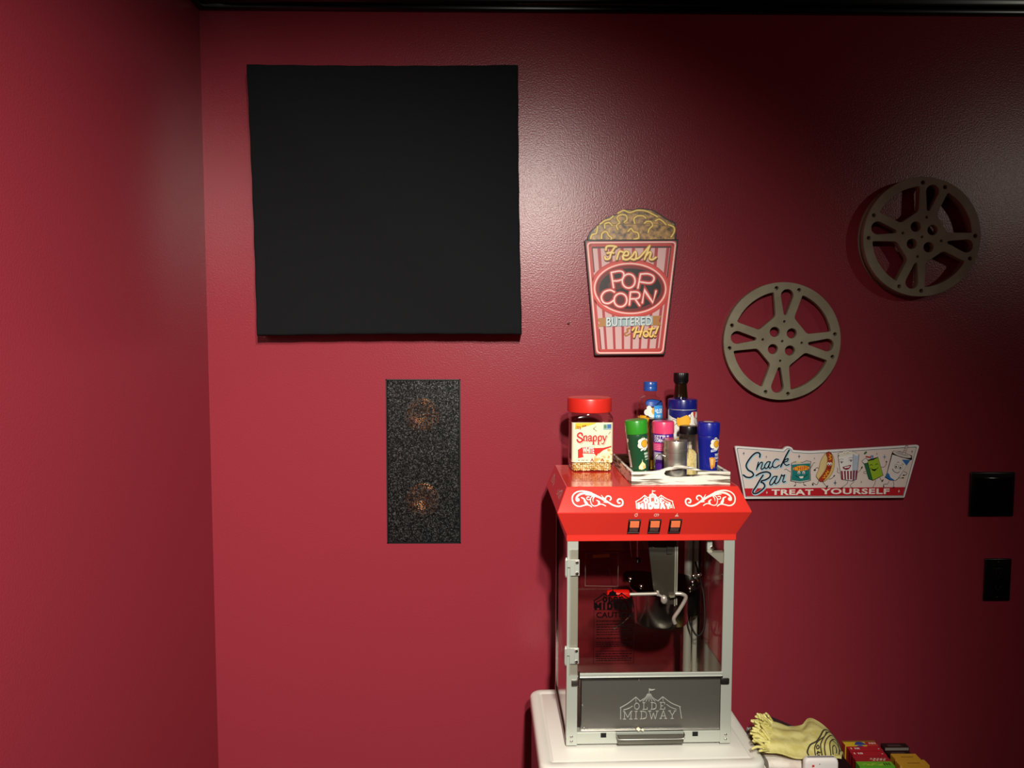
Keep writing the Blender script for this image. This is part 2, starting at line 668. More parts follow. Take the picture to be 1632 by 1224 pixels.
# ------------------------------------------------------------------ film reels
def reel(name, label, loc, rot, rad, thick, gap):
    t = thing(name, label, 'film reel', loc, 0, 'film reels on the red wall')
    Q = lambda x, y: (rad * (x * math.cos(rot) - y * math.sin(rot)), rad * (x * math.sin(rot) + y * math.cos(rot)))
    loops = [circ(0, 0, rad, n=96)]
    for k in range(4):
        b = k * PI / 2
        Rk = lambda x, y: Q(x * math.cos(b) - y * math.sin(b), x * math.sin(b) + y * math.cos(b))
        # large window between two spokes
        arc = [(0.845 * math.cos(R(a)), 0.845 * math.sin(R(a))) for a in range(16, 75, 4)]
        win = arc + [(0.158, 0.41), (0.41, 0.158)]
        rad_l = [0.11] + [0] * (len(arc) - 2) + [0.11, 0.05, 0.05]
        loops.append([Rk(*p) for p in round_poly(win, rad_l, 5)])
        # teardrop slot in the spoke
        td = [(0.775 + 0.108 * math.cos(R(a)), 0.108 * math.sin(R(a))) for a in range(-100, 101, 20)]
        td += [(0.47 + 0.026 * math.cos(R(a)), 0.026 * math.sin(R(a))) for a in range(105, 256, 30)]
        loops.append([Rk(*p) for p in td])
        loops.append([Rk(*p) for p in circ(0.207 * math.cos(PI / 4), 0.207 * math.sin(PI / 4), 0.085, n=24)])
        loops.append([Rk(*p) for p in circ(0.335, 0, 0.021, n=12)])
        for s in (-12.3, 12.3):
            loops.append([Rk(*p) for p in circ(0.905 * math.cos(R(s)), 0.905 * math.sin(R(s)), 0.033, n=14)])
    loops.append([Q(*p) for p in circ(0, 0, 0.021, n=12)])
    plate(MB(), loops, thick, KHAKI, 0.0012, -gap).build('spoked_disc', t, smooth=30)
    mb = MB()
    ro, ri = rad * 0.995, rad * 0.885
    n = 96
    secs = []
    for (r, y) in ((ri, -0.0045), (ro, -0.0045), (ro, 0.0), (ri, 0.0)):
        secs.append([(r * math.cos(2 * PI * i / n), y, r * math.sin(2 * PI * i / n)) for i in range(n)])
    secs.append(secs[0])
    mb.loft(secs, KHAKI, False, False)
    mb.build('back_rim', t, smooth=30)
    MB().lathe([(rad * .05, 0.0), (rad * .05, gap + 0.001)], mat('reel_mount', '#2a1216', 0.7), axis='y', n=20).build('mounting_post', t)
    return t


reel('film_reel', 'lower khaki film reel beside the bottles, hung nearer the popcorn sign', (0.7275, 0, 1.5333), R(-4.7), 0.1525, 0.016, 0.006)
reel('film_reel', 'upper khaki film reel on the far right, tilted more and standing off the wall', (1.0755, 0, 1.8005), R(-11), 0.1515, 0.019, 0.015)


# ------------------------------------------------------------------ blank plate and outlet
pl = thing('wall_plate', 'square black blank wall plate on the dark wall above the outlet', 'wall plate', (1.3045, 0, 1.127))
mb = MB()
mb.box((-0.0595, -0.007, -0.0590), (0.0600, 0, 0.0605), BLACKPL, 0.0035, 3)
mb.build('plate', pl)
mb = MB()
mb.box((-0.050, -0.0095, -0.050), (0.052, -0.006, 0.046), mat('black_gloss_plastic', '#090a0a', 0.14), 0.002, 2)
mb.build('insert', pl)
ol = thing('power_outlet', 'narrow black power outlet low on the dark wall below the square plate', 'outlet', (1.3303, 0, 0.8955))
MB().box((-0.036, -0.006, -0.0580), (0.036, 0, 0.0580), BLACKPL, 0.003, 3).build('plate', ol)
mb = MB()
mb.box((-0.0165, -0.0085, -0.033), (0.0165, -0.005, 0.033), mat('outlet_black', '#050505', 0.3), 0.002)
for z in (-0.019, 0.019):
    for x in (-0.0063, 0.0063):
        mb.box((x - .001, -0.0088, z - .004), (x + .001, -0.0084, z + .004), mat('slot_black', '#010101', 0.9))
    mb.lathe([(0.002, 0.0084), (0.002, 0.0088)], mat('slot_black', '#010101'), c=(0, 0, z - 0.009), axis='y', n=10)
mb.build('socket', ol)
for z in (0.048, -0.048):
    MB().lathe([(0.003, 0.0055), (0.003, 0.0066), (0.002, 0.0072)], SATINBLK, c=(0, 0, z), axis='y', n=12).build('screw', ol)

# ------------------------------------------------------------------ neon style popcorn sign
pc = thing('popcorn_sign', 'popcorn box shaped metal sign with red and white stripes reading Fresh Pop Corn', 'sign', (0.3345, 0, 1.495))
PS = 0.000344
ptf = lambda x, y: ((x - 418) * PS, (1168 - y) * PS)
mb = MB()
bucket = [(63, 303), (768, 296), (678, 1163), (146, 1168)]
plate(mb, [[ptf(*p) for p in round_poly(bucket, 12, 3)]], 0.016, mat('sign_edge_black', '#160c0c', 0.4), 0.0015, 0)
mb.build('bucket_panel', pc)
heap = [(86, 305), (92, 270), (112, 235), (150, 200), (168, 180), (205, 150), (262, 122), (302, 112), (318, 90), (360, 74), (420, 78), (470, 66), (530, 72), (580, 82), (640, 118), (690, 150), (735, 168), (748, 192), (738, 215), (752, 250), (752, 298)]
mb = MB()
hp = cr(heap, 3)
plate(mb, [[ptf(*p) for p in hp]], 0.013, mat('sign_edge_black', '#160c0c', 0.4), 0.001, 0)
hpo = mb.build('popcorn_heap', pc)
POPPRINT = mottle(mat('popcorn_print', '#8a6a35', 0.35), '#4a3524', '#c79a55', 75, 0.36, 0.62)
a = Art(ptf, 0.0002, 1)
cen = Vector((430, 240))
a.fill([tuple(cen + (Vector(p).to_2d() - cen) * 0.955) for p in hp], '#8a6a35')
pr = a.flat('heap_print', hpo, (0, -0.013, 0), mtl=POPPRINT)
a = Art(ptf, 0.0002, 3)
N1, N2 = '#f3d873', '#9c7420'
squig = [[(110, 292), (120, 265), (150, 255), (158, 222), (160, 205)], [(190, 292), (195, 255), (225, 240), (245, 270), (265, 285), (262, 300)],
         [(180, 185), (215, 160), (250, 150), (275, 128)], [(215, 215), (215, 185), (245, 175), (270, 195)],
         [(312, 225), (302, 195), (325, 175), (305, 140), (330, 118), (370, 120), (380, 150), (360, 172)],
         [(312, 105), (355, 85), (400, 100), (455, 84), (520, 88), (570, 110), (608, 130)],
         [(438, 180), (432, 145), (460, 125), (500, 125), (520, 140)],
         [(388, 238), (412, 218), (430, 240), (462, 250), (468, 285), (430, 300)],
         [(512, 178), (530, 165), (560, 168), (572, 195), (548, 220), (540, 245)],
         [(592, 160), (620, 148), (650, 165), (672, 188)], [(690, 188), (730, 205), (735, 240), (712, 280)]]
for s in squig:
    a.stroke(s, 19, N2, 0)
    a.stroke(s, 10, N1, 1)
a.flat('neon_outline', hpo, (0, -0.013, 0))
mb = MB().tube([(*(lambda q: (q[0], -0.0125))(ptf(180, 190)), ptf(180, 190)[1]), (ptf(460, 184)[0], -0.0125, ptf(460, 184)[1]), (ptf(735, 188)[0], -0.0125, ptf(735, 188)[1])], 0.0014, mat('crease_metal', '#d8c49a', 0.25, 0.5))
mb.build('crease', hpo)
# front print
a = Art(ptf, 0.00016, 1)
lerp = lambda p, q, t: (p[0] + (q[0] - p[0]) * t, p[1] + (q[1] - p[1]) * t)
TL, TR, BR, BL = (76, 316), (754, 309), (668, 1152), (156, 1156)
a.fill(round_poly([TL, TR, BR, BL], 22, 4), '#d8625c', 0)
ins = lambda k: [(TL[0] + k, TL[1] + k), (TR[0] - k, TR[1] + k), (BR[0] - k * .95, BR[1] - k), (BL[0] + k * .95, BL[1] - k)]
a.fill(round_poly(ins(20), 12, 4), '#a5332f', 1)
I = ins(30)
a.fill(I, '#6a2226', 2)
I2 = ins(36)
a.fill(I2, '#dcb3b0', 3)
ns = 7
for k in range(ns):
    t0, t1 = (k + 0.62) / ns - 0.012, (k + 0.90) / ns - 0.012
    a.fill([lerp(I2[0], I2[1], t0), lerp(I2[0], I2[1], t1), lerp(I2[3], I2[2], t1), lerp(I2[3], I2[2], t0)], '#b23d42', 4)
# dark vignette printed in the corners of the sign
for (p, q, w) in ((I2[0], I2[1], 30), (I2[0], lerp(I2[0], I2[3], .25), 22), (I2[1], lerp(I2[1], I2[2], .35), 24), (lerp(I2[3], I2[0], .2), I2[3], 18)):
    a.stroke([p, q], w, '#54302f', 5, False, cap=False)
a.stroke([lerp(I[0], I[1], t) for t in (0.02, .5, .98)] + [lerp(I[1], I[2], t) for t in (.02, .5, .98)] + [lerp(I[2], I[3], t) for t in (.02, .5, .98)] + [lerp(I[3], I[0], t) for t in (.02, .5, .98)], 15, '#c8443f', 6, False, True)
NE = round_poly(ins(9), 30, 5)
a.stroke(NE, 14, '#e8807a', 6, False, True)
a.stroke(NE, 7, '#ffd9d0', 7, False, True)
# oval
ov = lambda k: circ(408, 664, 268 + k, 186 + k, 56, R(1.5))
a.fill(ov(34), '#c4423d', 6)
a.fill(ov(22), '#d94c42', 7)
a.fill(ov(-12), '#7b1f20', 8)
a.fill(circ(408, 664, 232, 150, 48), '#1a0b0e', 9)
for c in ((300, 640, 60), (330, 760, 75), (460, 740, 60), (540, 600, 60), (400, 610, 62), (560, 730, 45), (250, 720, 60)):
    a.fill(circ(c[0], c[1], c[2], c[2] * .55, 20), '#5c1a1c', 10)
a.stroke(ov(0), 16, '#e8706a', 10, False, True)
a.stroke(ov(0), 9, '#ffd2c8', 11, False, True)
a.flat('printed_stripes', pc, (0, -0.016, 0))


def neon(art, strokes, glow, tube, w=30, l=0):
    for s, sm in strokes:
        art.stroke(s, w, glow, l, sm)
    for s, sm in strokes:
        art.stroke(s, w * .5, '#ee7f78' if glow.startswith('#b') else glow, l + 1, sm)
        art.stroke(s, w * .27, tube, l + 2, sm)


a = Art(ptf, 0.00016, 13)
pop = [([(283, 658), (264, 545)], False), ([(264, 545), (330, 534), (358, 552), (352, 590), (318, 606), (276, 608)], True),
       (circ(396, 608, 48, 52, 16) + [(444, 608)], True),
       ([(466, 660), (484, 556)], False), ([(484, 556), (540, 554), (580, 572), (584, 600), (556, 622), (476, 614)], True),
       ([(290, 690), (258, 676), (214, 690), (192, 728), (210, 768), (250, 774), (290, 748)], True),
       (circ(336, 750, 48, 50, 16) + [(384, 750)], True),
       ([(403, 785), (410, 690)], False), ([(410, 690), (460, 690), (480, 708), (468, 736), (408, 742)], True), ([(446, 742), (480, 790)], False),
       ([(500, 770), (515, 676), (580, 768), (602, 682)], False)]
neon(a, pop, '#b5332f', '#ffe2da', 34)
a.flat('pop_corn_lettering', pc, (0, -0.016, 0))
a = Art(ptf, 0.00016, 13)
fresh = [([(222, 378), (230, 352), (270, 348), (300, 354)], True), ([(292, 352), (262, 400), (250, 440), (222, 446), (216, 428)], True), ([(232, 402), (262, 396), (280, 400)], True),
         ([(304, 446), (318, 400), (330, 388), (352, 394)], True), ([(318, 400), (328, 385)], True),
         ([(352, 446), (350, 420), (385, 418), (392, 396), (370, 388), (352, 420), (360, 446), (390, 446), (418, 424)], True),
         ([(418, 424), (444, 388), (450, 420), (440, 448), (412, 444)], True), ([(440, 447), (474, 432), (508, 396), (542, 356), (550, 346)], True),
         ([(512, 446), (548, 350)], True), ([(520, 424), (545, 395), (560, 400), (550, 440), (572, 448), (598, 432)], True)]
for s, sm in fresh:
    a.stroke([(x + 4, y + 8) for x, y in s], 22, '#5a3016', 0, sm)
for s, sm in fresh:
    a.stroke(s, 21, '#c98e2c', 1, sm)
    a.stroke(s, 10, '#ffe995', 2, sm)
a.flat('fresh_lettering', pc, (0, -0.016, 0))
a = Art(ptf, 0.00016, 13)
a.fill([(160, 888), (232, 880), (232, 945), (160, 952), (182, 920)], '#b57f42', 0)
a.fill([(572, 868), (646, 866), (626, 902), (646, 938), (572, 938)], '#b57f42', 0)
a.fill([(228, 878), (580, 868), (580, 936), (228, 950)], '#a9c0c4', 1)
a.text('BUTTERED', 236, 882, 576, 946, '#3a4a52', 2, 0.03, 1.05, 0, R(-1.5))
a.text('BUTTERED', 234, 878, 574, 942, '#eef2ee', 3, 0.0, 1.05, 0, R(-1.5))
a.stroke([(408, 960), (388, 968), (395, 985), (372, 1000), (382, 1016), (412, 1000)], 11, '#b5793c', 2)
hot = [([(440, 1026), (462, 950)], True), ([(438, 960), (428, 975)], True), ([(484, 1024), (506, 945)], True), ([(446, 992), (500, 984)], True),
       (circ(530, 1002, 18, 20, 10) + [(548, 1002)], True), ([(578, 948), (560, 1010), (572, 1024), (586, 1010)], True), ([(552, 968), (594, 962)], True), ([(622, 948), (602, 1000)], True), ([(598, 1020), (598, 1022)], False)]
for s, sm in hot:
    a.stroke([(x + 3, y + 7) for x, y in s], 19, '#4a2812', 3, sm)
for s, sm in hot:
    a.stroke(s, 17, '#d9962c', 4, sm)
    a.stroke(s, 8, '#ffe68c', 5, sm)
a.flat('buttered_hot_lettering', pc, (0, -0.016, 0))

# ------------------------------------------------------------------ snack bar sign
sn = thing('snack_bar_sign', 'white snack bar sign with dancing food cartoons and a red treat yourself band', 'sign', (0.853, 0, 1.19))
SS = 0.0003345
stf = lambda x, y: ((x - 826) * SS, (304 - y) * SS)
t3 = lambda x, y: stf(x / 9.6 * 4.945, (y / 9.6 + 5) * 4.945)
t4 = lambda x, y: stf((x / 9.6 + 160) * 4.945, (y / 9.6 + 5) * 4.945)
outl = [(100, 96), (484, 124), (500, 106), (526, 98), (550, 108), (562, 130), (690, 138), (1544, 88), (1554, 100), (1452, 507), (186, 515)]
orad = [22, 8, 10, 14, 10, 8, 40, 14, 16, 10, 6]
mb = MB()
plate(mb, [[stf(*p) for p in round_poly(outl, orad, 5)]], 0.012, mat('sign_white_enamel', '#f2eeea', 0.35), 0.001, -0.008)
mb.build('panel', sn)
MB().box((-0.19, -0.0085, -0.04), (0.19, 0, 0.03), mat('sign_back_wood', '#1c1212', 0.8)).build('back_batten', sn)
Y0 = (0, -0.020, 0)
a = Art(stf)
inl = [(114, 110), (486, 140), (505, 118), (526, 111), (544, 120), (556, 144), (690, 153), (1535, 101), (1442, 497), (194, 501)]
a.fill(round_poly(inl, [14, 6, 8, 10, 8, 6, 30, 12, 6, 5], 4), '#3f6279', 0)
inl2 = [(119, 114), (488, 144), (507, 122), (526, 115), (542, 123), (554, 148), (690, 157), (1530, 106), (1438, 493), (198, 497)]
a.fill(round_poly(inl2, [14, 6, 8, 10, 8, 6, 30, 12, 6, 5], 4), '#ead9d0', 1)
a.fill([(180, 431), (1454, 422), (1438, 489), (196, 494)], '#c01f2c', 2)
for (x, y, s, c) in ((170, 154, 18, '#3b5f80'), (349, 181, 14, '#6d7280'), (607, 178, 20, '#3b5f80'), (728, 194, 12, '#5d7d96'), (897, 388, 26, '#3b5f80'), (1104, 381, 14, '#8b8078'), (1281, 182, 24, '#5d8ab4'), (1219, 158, 12, '#7a7068'), (1497, 140, 16, '#6a6a6a'), (360, 464, 14, '#f6e6dc'), (1404, 455, 16, '#f6e6dc')):
    a.fill([(x, y - s), (x + s * .16, y - s * .16), (x + s * .6, y), (x + s * .16, y + s * .16), (x, y + s), (x - s * .16, y + s * .16), (x - s * .6, y), (x - s * .16, y - s * .16)], c, 4)
a.flat('printed_background', sn, Y0)
a = Art(stf, base=5)
a.text('TREAT', 396, 439, 727, 483, '#fbeee4', 0, 0.035, 1.1)
a.text('YOURSELF', 786, 432, 1330, 478, '#fbeee4', 0, 0.035, 1.1)
a.flat('slogan_lettering', sn, Y0)
scr = [[(575, 305), (578, 262), (545, 238), (490, 258), (420, 335), (372, 430), (400, 500), (465, 540), (485, 585), (440, 618), (375, 612), (332, 582)],
       [(558, 385), (530, 500)], [(535, 480), (580, 405), (610, 385), (618, 412), (600, 480), (622, 492), (655, 460)],
       [(738, 380), (695, 382), (655, 440), (668, 482), (702, 465), (738, 385)], [(738, 382), (718, 455), (738, 478), (770, 445)],
       [(862, 345), (820, 342), (778, 400), (784, 458), (830, 465), (880, 430)],
       [(1022, 200), (975, 290), (900, 455)], [(905, 425), (960, 355), (1008, 330), (998, 368), (945, 392), (985, 432), (1028, 420)],
       [(528, 590), (600, 550), (690, 535), (742, 562), (735, 612), (680, 652), (612, 672)],
       [(632, 585), (585, 660), (530, 760), (488, 825), (490, 862), (545, 862), (620, 812), (662, 760), (645, 712), (602, 690)],
       [(848, 602), (792, 612), (742, 690), (748, 735), (790, 710), (845, 612)], [(845, 610), (815, 692), (832, 716), (872, 690)],
       [(872, 690), (900, 630), (918, 578)], [(918, 580), (936, 598), (964, 580)], [(964, 580), (938, 668), (948, 692), (976, 682)]]
a = Art(t3, base=4)
for s in scr:
    a.stroke([(x + 9, y + 9) for x, y in s], 40, '#a9d3e6', 0)
for s in scr:
    a.stroke([(x - 2, y + 1) for x, y in s], 30, '#cfe2ea', 1)
for k, s in enumerate(scr):
    a.stroke(s, 24 if k in (0, 6, 8, 9) else 19, '#0b1420', 2)
a.flat('snack_bar_lettering', sn, Y0)
BK = '#15110f'


def limb(a, pts, w=6, hand=None):
    a.stroke(pts, w, BK, 1)
    if hand:
        a.fill(circ(hand[0], hand[1], hand[2], hand[3], 12, hand[4] if len(hand) > 4 else 0), BK, 1)


# bag of chips
a = Art(t3, base=4)
limb(a, [(1055, 535), (1010, 510), (985, 492), (960, 502)], 7)
limb(a, [(1358, 480), (1380, 440), (1400, 400), (1425, 395)], 7)
limb(a, [(1125, 690), (1140, 720), (1115, 748)], 7, (1125, 748, 20, 7, -.3))
limb(a, [(1262, 690), (1258, 725), (1290, 740)], 7, (1280, 740, 20, 7, .2))
a.fill([(1058, 400), (1100, 380), (1170, 370), (1230, 388), (1290, 358), (1364, 372), (1358, 520), (1366, 668), (1290, 690), (1200, 706), (1110, 690), (1052, 676), (1062, 540)], BK, 2)
a.fill([(1066, 402), (1100, 388), (1170, 378), (1230, 395), (1290, 366), (1356, 378), (1350, 520), (1356, 662), (1290, 682), (1200, 698), (1110, 682), (1062, 668), (1070, 540)], '#cfc6bc', 3)
a.fill([(1068, 424), (1350, 402), (1345, 520), (1352, 655), (1200, 680), (1066, 662), (1074, 540)], '#1f7d78', 4)
a.fill(circ(1168, 382, 36, 12, 14), '#ead58e', 4)
a.fill(circ(1212, 478, 126, 42, 24, R(-4)), '#f2b32c', 5)
a.text('CHIPS', 1100, 446, 1325, 515, '#d4352a', 6, 0.012, 1.1, 0, R(-2))
for x in (1180, 1252):
    a.fill(circ(x, 545, 20, 24, 14), '#f4efe6', 6)
    a.fill(circ(x, 552, 9, 14, 12), BK, 7)
a.stroke([(1128, 590), (1160, 610), (1215, 616), (1270, 605), (1312, 572)], 8, BK, 6)
a.fill([(1180, 606), (1255, 600), (1240, 632), (1205, 634)], '#f4efe6', 7)
a.flat('chips_cartoon', sn, Y0)
# hot dog (drawn in sheet coordinates)
a = Art(stf, base=4)
limb(a, [(775, 275), (750, 268), (732, 282)], 4, (733, 286, 9, 7))
limb(a, [(846, 358), (870, 352), (888, 332)], 4, (888, 332, 8, 5, -.8))
limb(a, [(768, 370), (752, 402), (722, 388), (716, 402)], 4, (722, 402, 5, 9))
limb(a, [(790, 370), (815, 400), (832, 420)], 4, (834, 418, 12, 6, -1))
bun = [(800, 168), (818, 150), (846, 142), (872, 168), (888, 220), (884, 275), (862, 330), (820, 372), (785, 380), (752, 352), (744, 330), (762, 280), (775, 215)]
a.fill(cr([Vector(p) for p in bun], 4, True), BK, 2)
c0 = Vector((822, 262))
a.fill([tuple(c0 + (p - c0) * .965) for p in cr([Vector(p) for p in bun], 4, True)], '#dcb877', 3)
a.fill(cr([Vector(p) for p in ((846, 148), (866, 172), (882, 222), (878, 272), (856, 326), (822, 362), (800, 352), (842, 300), (860, 232), (852, 176))], 4, True), '#e5bf6a', 4)
a.stroke([(838, 158), (850, 190), (848, 240), (835, 290), (808, 335), (786, 362)], 40, BK, 5)
a.stroke([(838, 158), (850, 190), (848, 240), (835, 290), (808, 335), (786, 362)], 34, '#b23a22', 6)
a.fill(cr([Vector(p) for p in ((800, 172), (815, 168), (822, 200), (812, 260), (790, 315), (762, 345), (750, 330), (768, 280), (780, 215))], 4, True), '#e3c88c', 7)
a.stroke([(842, 162), (858, 172), (840, 182), (860, 194), (842, 204)], 6, '#f2b632', 8)
a.stroke([(828, 290), (842, 302), (818, 308), (832, 324), (806, 328), (816, 345), (796, 346)], 6, '#f2b632', 8)
for x in (838, 856):
    a.fill(circ(x, 236, 10, 13, 12), '#f6efe6', 9)
    a.fill(circ(x, 240, 4, 6, 10), BK, 10)
a.stroke([(834, 262), (846, 272), (858, 264)], 4, BK, 9)
a.flat('hot_dog_cartoon', sn, Y0)
# popcorn bucket
a = Art(t4, base=4)
limb(a, [(270, 550), (235, 540), (240, 490), (228, 475)], 6)
limb(a, [(545, 545), (575, 520), (605, 475)], 6, (608, 470, 10, 22, .4))
limb(a, [(400, 675), (385, 720), (305, 780)], 6, (308, 784, 22, 8, -.7))
limb(a, [(500, 680), (440, 745), (475, 785)], 6)
a.fill([(232, 290), (262, 262), (462, 245), (562, 268), (535, 652), (470, 680), (298, 655)], BK, 2)
a.fill([(240, 295), (264, 300), (462, 256), (466, 670), (304, 648)], '#f2eeea', 3)
a.fill([(466, 256), (555, 272), (530, 646), (468, 670)], '#b9c6d6', 3)
for k in range(4):
    u0, u1 = k / 4, k / 4 + 0.14
    a.fill([(286 + u0 * 190, 520), (286 + u1 * 190, 518), (304 + u1 * 172, 655), (304 + u0 * 172, 650)], '#8c2030', 4)
a.fill([(474, 512), (500, 512), (496, 660), (474, 668)], '#8c2030', 4)
a.fill([(516, 512), (542, 510), (528, 644), (512, 652)], '#8c2030', 4)
a.fill([(250, 300), (262, 256), (462, 238), (552, 262), (548, 274), (466, 260), (264, 304)], '#e6dccb', 3)
for k in range(13):
    x, y = 258 + k * 22, 262 - 50 * math.sin(PI * min(1, (k + 1) / 13)) * 0.9 + random.uniform(-10, 10)
    a.fill(circ(x, y + 14, 24, 20, 12), BK, 2)
    a.fill(circ(x, y + 14, 20, 16, 12), '#eee6d8', 3)
for x, y in ((288, 390), (432, 366)):
    a.fill(circ(x, y, 34, 16, 14), '#f7f4ef', 4)
    a.stroke([(x - 32, y - 4), (x, y - 20), (x + 32, y - 6)], 6, BK, 5)
    a.fill(circ(x + 4, y, 12, 12, 12), BK, 5)
    a.stroke([(x - 34, y - 36), (x, y - 54), (x + 30, y - 44)], 5, BK, 5)
a.fill(cr([Vector(p) for p in ((312, 462), (350, 448), (385, 440), (440, 428), (420, 480), (375, 504), (330, 492))], 4, True), '#8c2030', 4)
a.fill([(335, 462), (425, 444), (410, 468), (345, 478)], '#f7f4ef', 5)
a.flat('popcorn_bucket_cartoon', sn, Y0)
# green candy box
a = Art(t4, base=4)
limb(a, [(905, 465), (950, 460), (978, 420), (982, 385)], 6, (982, 380, 10, 14))
limb(a, [(700, 560), (650, 560), (640, 535), (670, 530)], 6)
limb(a, [(825, 660), (815, 720), (785, 775)], 6)
limb(a, [(890, 625), (925, 680), (945, 655)], 6, (932, 672, 10, 22, .5))
a.fill([(598, 372), (660, 320), (700, 350), (850, 304), (942, 590), (785, 672), (718, 650), (640, 420)], BK, 2)
a.fill([(636, 408), (690, 392), (776, 660), (724, 644)], '#2f6b45', 3)
a.fill([(692, 370), (780, 352), (848, 314), (934, 586), (782, 662)], '#9cc02e', 3)
a.fill([(606, 372), (660, 328), (694, 356), (690, 392), (640, 405)], '#e9e4dc', 3)
a.stroke([(668, 300), (720, 310), (745, 295)], 22, '#b8423a', 3)
a.stroke([(740, 300), (768, 290), (765, 325), (740, 325)], 20, '#6d84b4', 3)
a.fill(circ(655, 243, 28, 16, 14, -.7), BK, 2)
a.fill(circ(655, 243, 22, 11, 14, -.7), '#3f8a4c', 3)
a.stroke([(728, 438), (748, 422), (768, 432)], 7, BK, 5)
a.stroke([(815, 430), (830, 412), (852, 418)], 7, BK, 5)
a.stroke([(738, 478), (780, 500), (830, 490), (855, 468)], 7, BK, 5)
a.fill(cr([Vector(p) for p in ((755, 488), (795, 496), (838, 482), (812, 518), (778, 516))], 4, True), BK, 5)
a.flat('candy_box_cartoon', sn, Y0)
# soda cup
a = Art(t4, base=4)
limb(a, [(1255, 530), (1300, 550), (1290, 582), (1258, 588)], 6, (1256, 588, 16, 10))
limb(a, [(1175, 630), (1215, 632), (1245, 628)], 6, (1245, 628, 16, 10))
limb(a, [(1035, 680), (1010, 722), (955, 725), (952, 760)], 6, (952, 758, 8, 22))
limb(a, [(1095, 682), (1110, 720), (1100, 775)], 6, (1108, 776, 22, 8, -.2))
a.fill([(1058, 250), (1080, 212), (1180, 215), (1370, 285), (1376, 345), (1345, 360), (1175, 640), (1130, 675), (1040, 665), (965, 620), (995, 545)], BK, 2)
a.fill([(1068, 270), (1352, 352), (1168, 634), (1126, 668), (1044, 658), (974, 612), (1004, 545)], '#e9e3dd', 3)
a.fill([(1215, 345), (1350, 352), (1290, 440)], '#2f74b8', 4)
a.fill([(1004, 548), (1030, 570), (1050, 620), (1122, 666), (1044, 658), (974, 612)], '#2f74b8', 4)
a.fill(circ(1218, 272, 158, 42, 28, R(16)), BK, 4)
a.fill(circ(1216, 268, 148, 34, 28, R(16)), '#e6ded6', 5)
a.fill(circ(1212, 260, 110, 22, 28, R(16)), '#c3bab2', 6)
a.stroke([(1240, 262), (1288, 130)], 40, BK, 6, False, cap=False)
a.stroke([(1240, 260), (1287, 134)], 30, '#efe6de', 7, False, cap=False)
for k in range(4):
    x, y = 1246 + k * 12, 246 - k * 31
    a.fill([(x - 14, y - 6), (x + 16, y - 14), (x + 20, y - 24), (x - 10, y - 16)], '#8c2030', 8)
for x, y in ((1134, 450), (1202, 466)):
    a.fill(circ(x, y, 28, 36, 16, .2), BK, 5)
    a.fill(circ(x, y, 24, 31, 16, .2), '#f4f0ea', 6)
    a.fill(circ(x - 4, y + 6, 12, 16, 12), BK, 7)
a.stroke([(1075, 490), (1110, 535), (1160, 550), (1188, 530)], 8, BK, 5)
a.stroke([(1142, 392), (1158, 384), (1174, 390)], 6, BK, 5)
a.stroke([(1218, 410), (1232, 412), (1242, 428)], 6, BK, 5)
a.flat('soda_cup_cartoon', sn, Y0)

# ------------------------------------------------------------------ stand under the popcorn machine
st = thing('stand', 'black stand with white rounded top under the popcorn machine', 'stand', (0.3125, -0.297, 0), R(1.6))
def slab(mb, hx, hy, secs, m, n=8):
    mb.loft([[(x, y, z) for x, y in rr(hx - ins, hy - ins, max(rad - ins, 0.002), n)] for ins, z, rad in secs], m)
    return mb
mb = MB()
slab(mb, 0.2375, 0.174, [(0.006, 0.628, 0.03), (0.0, 0.634, 0.03), (0.0, 0.655, 0.03), (0.002, 0.659, 0.03), (0.006, 0.6615, 0.03), (0.022, 0.6615, 0.03), (0.0245, 0.6598, 0.03), (0.027, 0.6598, 0.03), (0.0295, 0.6615, 0.03)], TABLEW)
mb.build('top', st, smooth=40)
mb = MB()
slab(mb, 0.234, 0.170, [(0.004, 0.030, 0.028), (0.0, 0.036, 0.028), (0.0, 0.628, 0.028)], BLACKPL)
mb.build('body', st, smooth=40)
mb = MB().box((-0.22, -0.1735, 0.06), (0.22, -0.168, 0.61), SATINBLK, 0.004)
mb.build('door', st)
for x in (-0.19, 0.19):
    for y in (-0.13, 0.13):
        MB().lathe([(0.018, 0.0), (0.018, 0.030)], SATINBLK, c=(x, y, 0), n=20).build('foot', st)

# ------------------------------------------------------------------ popcorn machine
pm = thing('popcorn_machine', 'red topped tabletop popcorn machine with glass sides and steel kettle', 'popcorn machine', (0.316, -0.26, 0.6617), R(1.0))
FY, BY, HX = -0.135, 0.13, 0.179
PW = 0.0235
for sx_ in (-1, 1):
    for fy in (0, 1):
        mb = MB()
        xo, xi = sx_ * HX, sx_ * (HX - (PW if not fy else 0.018))
        if not fy:
            mb.box((xo, FY, 0.004), (xi, FY + 0.0022, 0.456), STEELW, 0.0006, 1)
            mb.box((xo, FY + .0022, 0.004), (xo - sx_ * 0.002, FY + 0.017, 0.456), STEELW)
        else:
            mb.box((xo, BY - 0.002, 0.004), (xi, BY, 0.456), CHROME, 0.0006, 1)
            mb.box((xo, BY - 0.017, 0.004), (xo - sx_ * 0.002, BY - .002, 0.456), CHROME)
        p = mb.build('corner_post', pm)
        if not fy:
            for z in (0.013, 0.0235):
                MB().ball((sx_ * (HX - .0115), FY - 0.0006, z), 0.0034, CHROME, (1, 0.55, 1), 2).build('rivet', p)
for x in (-0.15, 0.15):
    for y in (-0.115, 0.11):
        MB().lathe([(0.010, 0.0), (0.012, 0.006)], SATINBLK, c=(x, y, 0.0), n=18).build('rubber_foot', pm)
